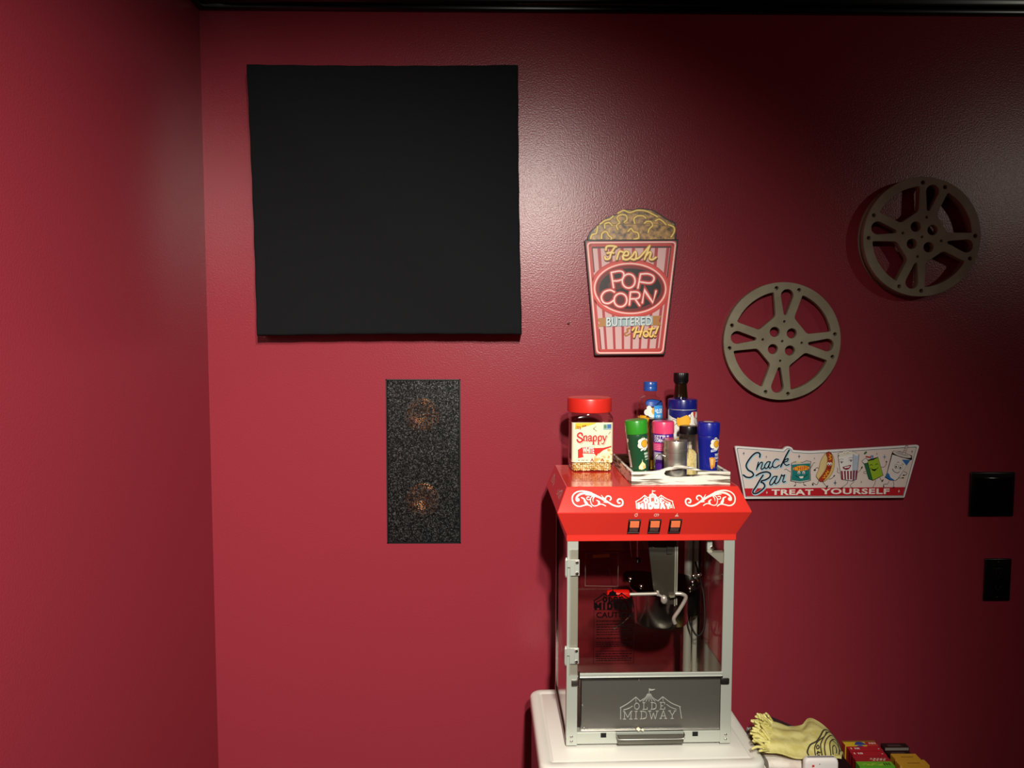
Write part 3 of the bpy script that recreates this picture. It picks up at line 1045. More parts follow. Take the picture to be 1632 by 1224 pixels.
# base: front sill, sides, floor, crumb drawer lip
mb = MB()
mb.box((-0.157, FY + 0.0015, 0.006), (0.157, FY + 0.006, 0.0318), STEELW, 0.0008, 1)
mb.box((-0.157, FY + 0.0015, 0.0318), (0.157, FY + 0.020, 0.0336), STEELW)
mb.build('base_sill', pm)
for x in (-0.098, 0.1015):
    MB().box((x - 0.006, FY + 0.0009, 0.0205), (x + 0.006, FY + 0.004, 0.0305), mat('slot_black', '#010101', 0.9)).build('vent_slot', pm)
mb = MB()
pts = [(0.0757, 0.0328), (0.0757, 0.028), (0.069, 0.0222), (-0.062, 0.0222), (-0.071, 0.028), (-0.071, 0.0328)]
mb.add([(x, FY - 0.0105, z) for x, z in pts] + [(x, FY + 0.0015, z - 0.001) for x, z in pts], [(0, 1, 2, 3, 4, 5), (1, 0, 6, 7), (2, 1, 7, 8), (3, 2, 8, 9), (4, 3, 9, 10), (5, 4, 10, 11)], GREYST)
mb.tube([(-0.071, FY - 0.0108, 0.031), (-0.068, FY - 0.0112, 0.0255), (-0.062, FY - 0.0114, 0.0224), (0.0, FY - 0.0114, 0.0222), (0.068, FY - 0.0114, 0.0222), (0.0735, FY - 0.0112, 0.0255), (0.0757, FY - 0.0108, 0.031)], 0.0012, CHROME, 8)
mb.box((-0.069, FY - 0.0098, 0.0095), (0.074, FY + 0.0012, 0.0212), GREYST, 0.002)
mb.build('drawer_lip', pm, smooth=40)
for sx_ in (-1, 1):
    mb = MB()
    x0 = sx_ * (HX - 0.0025)
    mb.box((x0, FY + 0.017, 0.006), (x0 - sx_ * 0.0015, BY - 0.017, 0.150), CHROME)
    mb.box((sx_ * (HX + 0.0012), FY + 0.004, 0.004), (sx_ * (HX - 0.001), BY - 0.002, 0.0150), GREYST, 0.0006, 1)
    mb.build('side_panel', pm)
MB().box((-HX + .003, BY - 0.004, 0.006), (HX - .003, BY - 0.0022, 0.036), CHROME).build('rear_panel', pm)
MB().box((-HX + 0.004, FY + 0.021, 0.030), (HX - 0.004, BY - 0.005, 0.034), GREYST).build('machine_floor', pm)
# glass
MB().box((-HX + .0026, FY + 0.018, 0.150), (-HX + 0.0056, BY - 0.017, 0.452), GLASS).build('side_glass', pm, smooth=0)
MB().box((HX - .0026, FY + 0.018, 0.150), (HX - 0.0056, BY - 0.017, 0.452), GLASS).build('side_glass', pm, smooth=0)
bg = MB().box((-HX + .003, BY - 0.0052, 0.036), (HX - 0.003, BY - 0.0022, 0.452), GLASS).build('rear_glass', pm, smooth=0)
a = Art()
a.stroke([(-0.106, 0.266), (-0.106, 0.349), (-0.0245, 0.350), (-0.0245, 0.264)], 0.0012, '#8a8078', 0, False, True)
a.fill([(-0.088, 0.336), (-0.046, 0.338), (-0.046, 0.3465), (-0.088, 0.3445)], '#c27a2c', 0)
a.flat('warning_label', bg, (0, BY - 0.0053, 0))

# door
dr = MB().box((-0.1735, FY - 0.0042, 0.1625), (0.1555, FY - 0.0012, 0.4345), GLASS, 0.0004, 1).build('glass_door', pm, smooth=0)
mb = MB()
mb.box((-0.1535, FY - 0.0052, 0.1545), (0.157, FY - 0.0006, 0.1655), STEELW, 0.0006, 1)
mb.box((-0.1535, FY - 0.0075, 0.1540), (0.157, FY - 0.0040, 0.1575), CHROME, 0.0006, 1)
mb.box((-0.1545, FY - 0.0085, 0.1540), (-0.1515, FY - 0.0005, 0.1700), CHROME)
mb.build('bottom_channel', dr)
mb = MB().box((-0.1735, FY - 0.0062, 0.1640), (-0.1725, FY - 0.0043, 0.4345), STEELW)
mb.build('door_edge_strip', dr)
for z in (0.3965, 0.2050):
    mb = MB()
    mb.box((-0.1735, FY - 0.0062, z - 0.0175), (-0.1535, FY - 0.0043, z + 0.0175), STEELW, 0.0008, 1)
    mb.box((-0.164, FY - 0.0074, z - 0.0165), (-0.1545, FY - 0.0060, z + 0.0165), STEELW, 0.0006, 1)
    mb.box((-0.1815, FY - 0.0056, z + 0.0005), (-0.168, FY - 0.0042, z + 0.0175), STEELW, 0.0005, 1)
    mb.lathe([(0.0001, -0.021), (0.0017, -0.0205), (0.0026, -0.017), (0.0030, -0.0165), (0.0030, 0.0165), (0.0026, 0.017), (0.0017, 0.0215), (0.0001, 0.022)], STEELW, c=(-0.1815, FY - 0.0046, z), n=16)
    h = mb.build('hinge', dr)
    for dz in (-0.012, 0.0115):
        mb = MB()
        mb.lathe([(0.0034, 0.0074), (0.0034, 0.0088), (0.0022, 0.0102), (0.0002, 0.0104)], CHROME, c=(-0.1592, FY, z + dz), axis='y', n=18)
        mb.box((-0.1618, FY - 0.0106, z + dz - .0004), (-0.1566, FY - 0.0102, z + dz + .0004), DARKST)
        mb.build('screw', h)


SLAB = {
    'O': [('o', .5, .5, .36, .42)],
    'L': [('l', .28, 0, .28, 1), ('l', .06, .96, .52, .96), ('l', .06, .04, .92, .04), ('l', .9, .04, .9, .32)],
    'D': [('l', .25, 0, .25, 1), ('l', .05, .96, .5, .96), ('l', .05, .04, .5, .04), ('c', (.45, .96), (.8, .84), (.88, .5), (.8, .16), (.45, .04))],
    'E': [('l', .25, 0, .25, 1), ('l', .05, .96, .86, .96), ('l', .05, .04, .9, .04), ('l', .25, .5, .62, .5), ('l', .84, .96, .84, .70), ('l', .88, .04, .88, .32)],
    'M': [('l', .16, 0, .16, 1), ('l', .84, 0, .84, 1), ('l', .16, 1, .5, .25), ('l', .84, 1, .5, .25), ('l', 0, .04, .34, .04), ('l', .66, .04, 1, .04), ('l', 0, .96, .2, .96), ('l', .8, .96, 1, .96)],
    'I': [('l', .5, 0, .5, 1), ('l', .18, .96, .82, .96), ('l', .18, .04, .82, .04)],
    'W': [('l', .1, 1, .3, 0), ('l', .3, 0, .5, .75), ('l', .5, .75, .7, 0), ('l', .7, 0, .9, 1), ('l', -.04, .96, .26, .96), ('l', .74, .96, 1.04, .96)],
    'A': [('l', .14, 0, .48, 1), ('l', .52, 1, .86, 0), ('l', .28, .36, .72, .36), ('l', 0, .04, .32, .04), ('l', .66, .04, 1, .04)],
    'Y': [('l', .12, 1, .5, .45), ('l', .88, 1, .5, .45), ('l', .5, .5, .5, 0), ('l', -.02, .96, .3, .96), ('l', .7, .96, 1.02, .96), ('l', .28, .04, .72, .04)],
}


def slab_text(a, s, x0, y0, x1, y1, color, l, w, gap=0.14, widths=None):
    widths = widths or {'I': .62, 'M': 1.2, 'W': 1.25}
    tot = sum(widths.get(c, 1) for c in s) + gap * (len(s) - 1)
    u = (x1 - x0) / tot
    x = x0
    for c in s:
        wd = widths.get(c, 1) * u
        P = lambda p, q: (x + p * wd, y1 + q * (y0 - y1))
        for it in SLAB[c]:
            if it[0] == 'l':
                thin = abs(it[4] - it[2]) < .01
                a.stroke([P(it[1], it[2]), P(it[3], it[4])], w * (0.6 if thin else 1), color, l, False, cap=False)
            elif it[0] == 'o':
                a.stroke([P(it[1] + it[3] * math.cos(2 * PI * k / 20), it[2] + it[4] * math.sin(2 * PI * k / 20)) for k in range(20)], w * .95, color, l, True, True, sub=2)
            else:
                a.stroke([P(*p) for p in it[1:]], w, color, l, sub=4)
        x += wd + gap * u


def tent_logo(a, c, l=0, thin=1.0, solid=True, bg=None):
    """circus tent emblem in the drawing coordinates of the hood print"""
    W_ = 18 * thin
    a.stroke([(180, 465), (180, 305)], W_, c, l, False)
    a.stroke([(172, 303), (290, 238), (405, 152)], W_, c, l)
    a.stroke([(405, 152), (470, 210)], W_, c, l)
    a.stroke([(225, 335), (300, 312), (355, 280)], W_ * .8, c, l)
    a.stroke([(405, 160), (405, 215)], W_ * .7, c, l, False)
    a.stroke([(1072, 300), (930, 240), (805, 152)], W_, c, l)
    a.stroke([(805, 152), (740, 208)], W_, c, l)
    a.stroke([(1062, 300), (1092, 465)], W_, c, l, False)
    a.stroke([(865, 262), (930, 305), (1010, 335)], W_ * .8, c, l)
    a.stroke([(805, 160), (812, 215)], W_ * .7, c, l, False)
    a.stroke([(600, 92), (600, 36)], W_ * .7, c, l, False)
    a.fill([(600, 30), (640, 44), (690, 42), (650, 62), (600, 62)], c, l)
    if solid:
        a.fill([(600, 82), (636, 120), (676, 130), (690, 175), (745, 214), (455, 214), (512, 175), (525, 130), (565, 120)], c, l)
        if bg:
            for x in (555, 585, 615, 645):
                a.stroke([(600 + (x - 600) * .55, 140), (600 + (x - 600) * 1.25, 208)], 9, bg, l + 1, False, cap=False)
        for x in (1000, 1035):
            a.stroke([(x, 380), (x + 10, 465)], 22, c, l, False, cap=False)
    else:
        for k in range(-3, 4):
            a.stroke([(600 + k * 8, 110), (600 + k * 20, 165), (600 + k * 46, 214)], W_ * .8, c, l)


# fine print decal on the door: emblem, heading, lines
lt = lambda x, y: ((x - 640) * 0.0000925 - 0.0788, 0.3530 - (y - 30) * 0.0000925 * 1.12)
a = Art(lt, 0.0001)
DK = '#0a0405'
INKM = mat('matt_black_print', '#0a0405', 0.9, 0, 0.05)
tent_logo(a, DK, 0, 1.3, True)
slab_text(a, 'OLDE', 370, 230, 850, 335, DK, 1, 40)
slab_text(a, 'MIDWAY', 190, 355, 1080, 490, DK, 1, 46)
a.flat('emblem_decal', dr, (0, FY - 0.0043, 0), mtl=INKM)
a = Art(base=1, d=0.0001)
a.text('CAUTION', -0.1170, 0.2995, -0.0372, 0.2870, DK, 0, 0.03, 1.05)
a.stroke([(-0.1222, 0.304), (-0.0358, 0.304), (-0.0358, 0.1872), (-0.1222, 0.1872)], 0.0009, DK, 0, False, True)
rows = [0.280, 0.2725, 0.267, 0.2615, 0.256, 0.2505, 0.2425, 0.234, 0.2295, 0.225, 0.214, 0.2085, 0.203, 0.1985, 0.194]
for k, z in enumerate(rows):
    x = -0.1165
    while x < (-0.042 if k % 3 else -0.052):
        w = random.uniform(0.003, 0.008)
        a.stroke([(x, z), (x + w, z)], 0.0019, DK, 0, False, cap=False)
        x += w + 0.0012
a.flat('caution_decal', dr, (0, FY - 0.0043, 0), mtl=INKM)

# lower steel flap
fl = MB().box((-0.1465, FY + 0.0035, 0.0345), (0.1555, FY + 0.0065, 0.1540), STEELB, 0.0008, 1).build('steel_flap', pm)
mb = MB()
mb.box((-0.1465, FY - 0.001, 0.0336), (0.1560, FY + 0.0045, 0.0362), CHROME, 0.0006, 1)
mb.box((-0.1480, FY + 0.0015, 0.0345), (-0.1460, FY + 0.0045, 0.1540), CHROME)
for x, z in ((-0.022, 0.1465), (-0.1435, 0.0925), (-0.140, 0.041)):
    mb.ball((x, FY + 0.0030, z), 0.0022, CHROME, (1, .5, 1), 2)
mb.build('flap_trim', fl)
mb = MB()
mb.box((-0.1685, FY - 0.0022, 0.1360), (-0.1535, FY - 0.0002, 0.1500), GREYST, 0.002, 2)
mb.box((-0.1545, FY - 0.0045, 0.1335), (-0.1515, FY + 0.002, 0.1545), CHROME, 0.0008, 1)
mb.build('pivot_tab', fl)
mb = MB()
mb.box((0.1540, FY - 0.0022, 0.1365), (0.1725, FY - 0.0002, 0.1500), mat('dark_tab', '#2e2b27', 0.4, 0.6), 0.002, 2)
mb.build('pivot_tab', fl)
# embossed emblem on the flap
et = lambda x, y: ((x - 630) * 0.0001455 + 0.0045, 0.1275 - (y - 30) * 0.0001455 * 1.07)
a = Art(et)
tent_logo(a, '#cccccc', 0, 0.55, False)
for ch, x0, x1 in (('O', 370, 470), ('L', 500, 585), ('D', 620, 720), ('E', 755, 850)):
    slab_text(a, ch, x0, 230, x1, 335, '#cccccc', 0, 9, widths={})
slab_text(a, 'MIDWAY', 215, 352, 1010, 470, '#cccccc', 0, 9)
mb = MB()
for T, fs, color, l in a.items:
    mb.add([(u, FY + 0.0031 - e, v) for u, v, e in T], fs, STEELW)
emb = mb.build('embossed_emblem', fl, smooth=0)
sm = emb.modifiers.new('thick', 'SOLIDIFY')
sm.thickness = 0.0006
sm.offset = 0

# door catch at top right
mb = MB()
cz = [(0.1235, 0.4235), (0.1610, 0.4235), (0.1610, 0.4010), (0.150, 0.4010), (0.1335, 0.4150)]
mb.add([(x, FY + 0.004, z) for x, z in cz] + [(x, FY + 0.0055, z) for x, z in cz], [(0, 4, 3, 2, 1), (5, 6, 7, 8, 9)] + [(i, (i + 1) % 5, (i + 1) % 5 + 5, i + 5) for i in range(5)], STEELW)
mb.box((0.1235, FY + 0.0035, 0.4225), (0.1610, FY + 0.020, 0.4240), STEELW)
mb.box((0.1235, FY + 0.012, 0.4240), (0.134, FY + 0.020, 0.452), STEELW)
mb.lathe([(0.004, -0.004), (0.004, 0.0), (0.002, 0.002)], CHROME, c=(0.1335, FY + 0.010, 0.432), axis='y', n=14)
mb.build('door_catch', pm, smooth=30)

# hood
mb = MB()
hs = [(0.181, -0.137, 0.127, 0.452), (0.181, -0.137, 0.127, 0.4655), (0.204, -0.165, 0.127, 0.5196), (0.182, -0.1385, 0.127, 0.569)]
mb.loft([[(-x, y0, z), (x, y0, z), (x, y1, z), (-x, y1, z)] for x, y0, y1, z in hs], REDPAINT)
hood = mb.build('hood', pm, smooth=0)
bv = hood.modifiers.new('bevel', 'BEVEL')
bv.width = 0.0014
bv.segments = 2
bv.limit_method = 'ANGLE'
bv.angle_limit = R(12)
hood['label'] = 'glossy red hood with white scrolls and three rocker switches'
TU = -math.atan2(0.0265, 0.0494)
UPPOS = (0, -0.165, 0.5196)
TLW = math.atan2(0.028, 0.0541)
LOPOS = (0, -0.137, 0.4655)


def scroll(a, c, mirror=False, tf=None):
    T = (lambda p: p) if tf is None else tf
    for pts, w, w1 in (
            ([(690, 235), (560, 200), (440, 190), (330, 215), (250, 280), (222, 370), (250, 470), (320, 530), (400, 545), (480, 525), (560, 510), (620, 520), (672, 556)], 34, 26),
            ([(680, 270), (560, 240), (450, 250), (370, 290), (325, 350), (330, 410), (372, 405), (370, 375)], 48, 46),
            ([(440, 340), (500, 370), (525, 430), (560, 490)], 22, 70),
            ([(540, 280), (640, 285), (740, 300), (840, 330), (930, 370), (1010, 420)], 12, 60),
            ([(600, 210), (720, 260), (840, 320), (960, 380), (1060, 445), (1160, 510), (1260, 545), (1340, 545), (1400, 510), (1415, 440), (1385, 390), (1330, 380), (1290, 420), (1310, 470), (1345, 470)], 40, 34),
            ([(625, 330), (580, 330), (570, 375), (615, 395), (640, 380)], 24, 14),
            ([(740, 310), (680, 330), (650, 400), (670, 490), (720, 535), (790, 530), (860, 500), (930, 500), (1000, 538)], 18, 24),
            ([(740, 330), (712, 380), (712, 440)], 30, 10), ([(800, 405), (850, 440), (850, 490)], 20, 60),
            ([(1000, 410), (1015, 350), (1060, 310), (1120, 320), (1145, 370), (1115, 405)], 34, 30), ([(915, 285), (960, 345), (1010, 410)], 10, 34), ([(960, 450), (1040, 455)], 12, 30)):
        a.stroke([T(p) for p in pts], w, c, 0, w1=w1, sub=5)


sct = lambda x, y: ((895 + x / 14.84 - 909) * 0.001313 - 0.1726, (817 - 770 - y / 14.84) * 0.056 / 41)
a = Art(sct)
scroll(a, '#f6dcd2')
a.flat('scroll_ornament', hood, UPPOS, (TU, 0, 0))
a = Art(lambda x, y: (-sct(x, y)[0] + 0.0005, sct(x, y)[1]))
scroll(a, '#f6dcd2')
a.flat('scroll_ornament', hood, UPPOS, (TU, 0, 0))
lgt = lambda x, y: ((1000 + x / 15.3 - 1011) * 0.00132 - 0.039, (817 - 780 - y / 15.3) * 0.056 / 41)
a = Art(lgt)
tent_logo(a, '#f6dcd2', 0, 1.15, True, '#c23a2c')
a.fill([(365, 225), (855, 225), (1000, 345), (1010, 475), (205, 475), (215, 345), (330, 300)], '#c8392a', 0)
tent_logo(a, '#f6dcd2', 1, 1.15, True, '#c23a2c')
slab_text(a, 'OLDE', 365, 225, 860, 335, '#f9e6dc', 3, 46)
slab_text(a, 'MIDWAY', 205, 350, 1010, 472, '#f9e6dc', 3, 50, 0.08)
a.flat('tent_logo', hood, UPPOS, (TU, 0, 0))
# ornaments on the left sloping side
TS = math.atan2(0.022, 0.0494)
for yc, fl_ in ((-0.092, False), (0.055, True)):
    k = 0.000052
    a = Art((lambda x, y: ((x - 820) * k * 1.0, 0.030 - (y - 370) * k)) if fl_ else (lambda x, y: (-(x - 820) * k, 0.030 - (y - 370) * k)))
    scroll(a, '#d9b3ac')
    o = a.flat('scroll_ornament', hood)
    # turn to face -x, then lean with the panel
    o.matrix_local = Matrix.Translation((-0.204, yc, 0.5196)) @ Matrix.Rotation(TS, 4, 'Y') @ Matrix.Rotation(-PI / 2, 4, 'Z')
# switches
BEZ = mat('switch_bezel', '#0d0505', 0.35)
AMB = mat('lit_amber_rocker', '#ee7d4e', 0.18, 0, 0.5, 0.4)  # upper half of the rocker, its light put into the colour
swx = lambda px: (px - 998) * 0.001325 - 0.0545
swz = lambda py: (849 - py) * 0.061 / 32
DRK = mat('shaded_rocker', '#4a1418', 0.2, 0, 0.5, 0.3)  # lower half of the same rocker, darkened in colour as shade
for px in (998.5, 1031, 1063.8):
    x0 = swx(px + 0.2)
    mb = MB()
    for (aa, bb) in (((0, 0), (0.026, 0.003)), ((0, 0.035), (0.026, 0.038)), ((0, 0.003), (0.003, 0.035)), ((0.023, 0.003), (0.026, 0.035))):
        mb.box((x0 + aa[0], -0.003, 0.006 + aa[1]), (x0 + bb[0], 0.0, 0.006 + bb[1]), BEZ, 0.0006, 1)
    mb.box((x0 + 0.002, -0.0006, 0.008), (x0 + 0.024, 0.001, 0.042), BEZ)
    s_ = mb.build('rocker_switch', hood, LOPOS, rot=(TLW, 0, 0))
    mb = MB()
    p = [(-0.0006, 0.0235), (-0.0046, 0.0243), (-0.0032, 0.0388), (-0.0006, 0.0392)]
    mb.loft([[(x0 + 0.0035, y, z) for y, z in p], [(x0 + 0.0225, y, z) for y, z in p]], AMB)
    r_ = mb.build('rocker', s_, smooth=0)
    r_['label'] = 'amber upper half of the rocker, coloured as lit'
    mb = MB()
    p = [(-0.0006, 0.0085), (-0.0012, 0.0088), (-0.0042, 0.0235), (-0.0006, 0.0235)]
    mb.loft([[(x0 + 0.0038, y, z) for y, z in p], [(x0 + 0.0222, y, z) for y, z in p]], DRK)
    mb.build('rocker_lower_half', s_, smooth=0)
ict = lambda x, y: (swx(1000 + x / 15.3), swz(780 + y / 15.3))
a = Art(ict)
IC = '#e8b9ae'
a.stroke(circ(148, 618, 32, 28, 14), 17, IC, 0, True, True, sub=2)
a.stroke([(150, 590), (175, 578)], 12, IC, 0, False)
a.flat('switch_icon', hood, LOPOS, (TLW, 0, 0))
a = Art(ict)
a.stroke([(585, 625), (600, 600), (640, 600), (640, 640), (590, 640)], 15, IC, 0)
a.stroke([(655, 600), (685, 600), (695, 625), (670, 640)], 15, IC, 0)
a.flat('switch_icon', hood, LOPOS, (TLW, 0, 0))
a = Art(ict)
a.fill([(1090, 655), (1100, 625), (1130, 612), (1160, 620), (1185, 655)], IC, 0)
a.stroke([(1135, 608), (1140, 585)], 14, IC, 0)
a.flat('switch_icon', hood, LOPOS, (TLW, 0, 0))
MB().box((-0.1785, FY + 0.001, 0.4525), (0.1785, BY - 0.006, 0.456), mat('hood_underside', '#4a4642', 0.4, 0.6)).build('hood_underside', pm)
MB().lathe([(0.030, 0.438), (0.034, 0.444), (0.034, 0.4525)], GREYST, c=(-0.125, 0.01, 0), n=28).build('interior_lamp', pm)

# kettle
kt = MB().lathe([(0.058, 0.226), (0.0615, 0.2275), (0.0635, 0.232), (0.0640, 0.300), (0.0700, 0.303), (0.0700, 0.3055), (0.062, 0.3055), (0.0615, 0.302), (0.060, 0.235)], CHROME, c=(0.0520, 0.0, 0), n=56, cap1=True).build('kettle', pm, smooth=40)
for sx_ in (-1, 1):
    mb = MB()
    n = 20
    sec = [(0.0515 + sx_ * 0.0015, -0.0, 0)]
    pts = [(sx_ * 0.002, -0.088)] + [(sx_ * 0.088 * math.sin(PI * k / n), -0.088 * math.cos(PI * k / n)) for k in range(1, n)] + [(sx_ * 0.002, 0.088)]
    tilt = 0.22 if sx_ < 0 else 0.10
    zz = lambda x: 0.3085 + abs(x) * tilt
    v = [(0.052 + x * .98, y, zz(x)) for x, y in pts] + [(0.052 + x * .98, y, zz(x) + 0.0015) for x, y in pts]
    N_ = len(pts)
    f = [tuple(range(N_)), tuple(range(2 * N_ - 1, N_ - 1, -1))] + [(i, (i + 1) % N_, (i + 1) % N_ + N_, i + N_) for i in range(N_)]
    mb.add(v, f, DARKST)
    l_ = mb.build('lid', kt, smooth=30)
    for x, y in ((sx_ * 0.055, -0.05), (sx_ * 0.072, -0.01)):
        MB().ball((0.052 + x, y, zz(x) + 0.004), 0.0055, CHROME, (1, 1, .8), 2).build('lid_screw', kt)
mb = MB()
mb.tube([(-0.012, -0.03, 0.232), (-0.025, -0.055, 0.262), (-0.050, -0.08, 0.251), (-0.072, -0.088, 0.241)], 0.0020, CHROME, 8, False)
mb.build('side_handle', kt)
mb = MB()
mb.lathe([(0.0300, 0.228), (0.0315, 0.231), (0.0315, 0.292), (0.029, 0.2955)], mat('black_phenolic', '#080808', 0.3), c=(0.1290, 0.045, 0), n=32)
mb.box((0.100, 0.02, 0.24), (0.126, 0.07, 0.285), mat('black_phenolic', '#080808', 0.3), 0.003)
mb.build('heater_socket', kt)
mb = MB()
mb.tube([(0.095, -0.02, 0.309), (0.118, 0.0, 0.312), (0.140, 0.012, 0.318)], 0.0028, CHROME, 10)
mb.ball((0.140, 0.010, 0.314), 0.0062, BRASS, (1, 1, .8))
mb.ball((0.146, 0.014, 0.328), 0.0060, CHROME, (1.3, .8, .8))
mb.ball((0.133, 0.014, 0.326), 0.0050, CHROME)
mb.build('bracket_screw', kt)
# folded steel hanger in front of the kettle
mb = MB()
hy = -0.075
hpz = [(0.0035, 0.4525), (0.0385, 0.4525), (0.0700, 0.4525), (0.0715, 0.291), (0.0415, 0.291), (0.0205, 0.3235)]
front = [(x, hy + (0.006 if 0.02 < x < 0.04 or (x == 0.0385) else 0.0), z) for x, z in hpz]
back = [(x, y + 0.0018, z) for x, y, z in front]
mb.add(front + back, [(0, 5, 4, 1), (1, 4, 3, 2), (6, 7, 10, 11), (7, 8, 9, 10)] + [(i, (i + 1) % 6, (i + 1) % 6 + 6, i + 6) for i in range(6)], GREYST)
mb.box((0.0695, hy - 0.002, 0.290), (0.0720, hy + 0.030, 0.4525), STEELW)
mb.box((0.0655, hy - 0.0025, 0.288), (0.0675, hy + 0.001, 0.420), STEELW)
mb.box((0.048, hy - 0.0012, 0.405), (0.060, hy + 0.0, 0.424), GREYST, 0.0004, 1)
mb.ball((0.0165, hy - .001, 0.420), 0.0016, CHROME)
mb.build('kettle_hanger', pm, smooth=25)
mb = MB()
mb.tube([(-0.0385, -0.095, 0.3218), (0.012, -0.095, 0.3225), (0.026, -0.095, 0.323)], 0.0037, BRIGHT, 14, False)
mb.tube([(0.022, -0.095, 0.3225), (0.034, -0.093, 0.3155), (0.038, -0.088, 0.313)], 0.0028, BRIGHT, 10, False)
mb.ball((0.0375, -0.098, 0.3105), 0.0085, BRIGHT, (0.85, 0.7, 1.15), 3)
mb.box((0.0215, -0.099, 0.3185), (0.027, -0.091, 0.329), BRIGHT, 0.001)
ch = mb.build('crank_handle', pm)
mb = MB()
mb.lathe([(0.0001, -0.0885), (0.0075, -0.0875), (0.0098, -0.084), (0.0104, -0.076), (0.0104, -0.046), (0.0096, -0.040), (0.0080, -0.0385), (0.0001, -0.0385)], mat('red_grip', '#d3160f', 0.25, 0, 0.5, .3), c=(0, -0.095, 0.3222), axis='x', n=28)
g_ = mb.build('grip', ch)
g_['label'] = 'red plastic crank grip'
MB().tube([(0.066, -0.085, 0.319), (0.078, -0.087, 0.319), (0.0875, -0.088, 0.314), (0.086, -0.088, 0.304), (0.074, -0.088, 0.283), (0.063, -0.088, 0.266), (0.0635, -0.088, 0.257), (0.0655, -0.088, 0.2525)], 0.0042, BRIGHT, 14).build('tilt_handle', pm)
mb = MB()
mb.lathe([(0.0095, 0.034), (0.0095, 0.4525)], STEELW, c=(0.1400, 0.085, 0), n=28)
mb.build('support_pole', pm)
MB().lathe([(0.0062, 0.034), (0.0062, 0.4525)], STEELW, c=(0.1595, 0.090, 0), n=24).build('support_pole', pm)
mb = MB()
mb.lathe([(0.0028, 0.365), (0.0028, 0.4525)], CHROME, c=(0.0030, 0.02, 0), n=12)
mb.tube([(-0.020, 0.02, 0.4525), (-0.0115, 0.02, 0.3700)], 0.0011, CHROME, 8, False)
mb.lathe([(0.007, 0.3585), (0.008, 0.366), (0.003, 0.370)], DARKST, c=(0.0030, 0.02, 0), n=16)
mb.build('stirrer_rod', pm)
MB().tube([(0.150, 0.06, 0.345), (0.162, 0.055, 0.30), (0.168, 0.045, 0.262), (0.166, 0.03, 0.20), (0.150, 0.03, 0.175), (0.135, 0.04, 0.20), (0.132, 0.045, 0.235)], 0.0024, mat('rubber_cable', '#141113', 0.5), 10).build('power_cable', pm)


# popped corn crumbs
POPC = mat('popped_corn', '#f1e7c9', 0.7)
def puff(name, label, loc, s):
    mb = MB()
    for k in range(5):
        a_ = 2 * PI * k / 5
        mb.ball((s * .55 * math.cos(a_), s * .55 * math.sin(a_), s * (.2 + .25 * (k % 2))), s * .62, POPC, sub=2, jit=0.06)
    mb.ball((0, 0, 0.1 * s), s * .7, mat('corn_hull', '#d9b76a', 0.5), sub=2)
    # sit on its base
    z0 = min(v[2] for v in mb.v)
    mb.v = [(x, y, z - z0) for x, y, z in mb.v]
    return tag(mb.build(name, loc=loc), label, 'popcorn')
puff('popcorn_piece', 'small popped kernel at the left on the ledge below the machine flap', (0.2945, -0.3985, 0.6980), 0.0042)
puff('popcorn_piece', 'flat white popcorn crumb on the ledge, right of the taller kernel', (0.3040, -0.3990, 0.6980), 0.0030)
puff('popcorn_piece', 'popcorn piece lying inside the glass at the foot of the steel pole', (0.4290, -0.215, 0.6960), 0.006)

# ------------------------------------------------------------------ corn jar
TOPZ = 0.6617 + 0.569
JX, JY, JZ = 0.2105, -0.187, TOPZ + 0.0003
jar = thing('popcorn_jar', 'clear square jar of unpopped white popcorn with red screw lid', 'jar', (JX, JY, JZ), R(1.0))
jl = [(0.0, 0.0405, 0.0375, 0.014), (0.002, 0.0455, 0.0425, 0.014), (0.006, 0.0482, 0.0452, 0.012), (0.019, 0.0486, 0.0456, 0.011), (0.021, 0.0478, 0.0448, 0.010), (0.117, 0.0478, 0.0448, 0.010), (0.119, 0.0492, 0.0462, 0.012), (0.127, 0.0490, 0.0460, 0.016), (0.132, 0.0475, 0.0450, 0.030), (0.135, 0.0465, 0.0448, 0.0447), (0.146, 0.0465, 0.0465, 0.0464)]
mb = MB()
mb.loft([[(x, y, z) for x, y in rr(hx, hy, r, 8)] for z, hx, hy, r in jl], PLASTIC, True, False)
mb.build('jar_body', jar, smooth=50)
mb = MB()
lp = [(0.0505, 0.1370), (0.0520, 0.1378), (0.0523, 0.1400), (0.0523, 0.1660), (0.0515, 0.1690), (0.0495, 0.1705), (0.047, 0.1700), (0.0, 0.1695)]
mb.lathe(lp[:-1], mat('red_lid_plastic', '#d42a1e', 0.35), c=(-0.002, 0, 0), n=64)
ld = mb.build('lid', jar)
ld['label'] = 'red screw lid'
# label sleeve, open at the back
path = [(-0.0484, 0.020)] + [(x, y) for x, y in rr(0.0484, 0.0454, 0.010, 8)[18:36]] + [(0.0484, 0.020)]
mb = MB()
mb.loft([[(x, y, 0.0225) for x, y in path], [(x, y, 0.1155) for x, y in path]], mat('label_cream', '#efe6c4', 0.4), False, False, False)
lb = mb.build('label', jar, smooth=50)
lb['label'] = 'cream paper label'
jt = lambda x, y: ((x - 377) * 0.000203, 0.1158 - (y - 572) * 0.0002135)
a = Art(jt, 0.0002)
a.fill([(176, 578), (420, 574), (395, 590), (176, 650)], '#f0c431', 0)
a.text('100%', 182, 610, 245, 645, '#8a3a1c', 1, 0.02, 1.0, 0, R(-12) * -1)
for k in range(4):
    a.fill([(256 + k * 12, 606 - k * 2), (265 + k * 12, 604 - k * 2), (265 + k * 12, 622 - k * 2), (256 + k * 12, 624 - k * 2)], '#8a3a1c', 1)
a.fill([(498, 592), (590, 590), (590, 652), (498, 654)], '#8fb0b4', 0)
a.fill([(545, 594), (588, 592), (588, 634), (545, 636)], '#3e6fb0', 1)
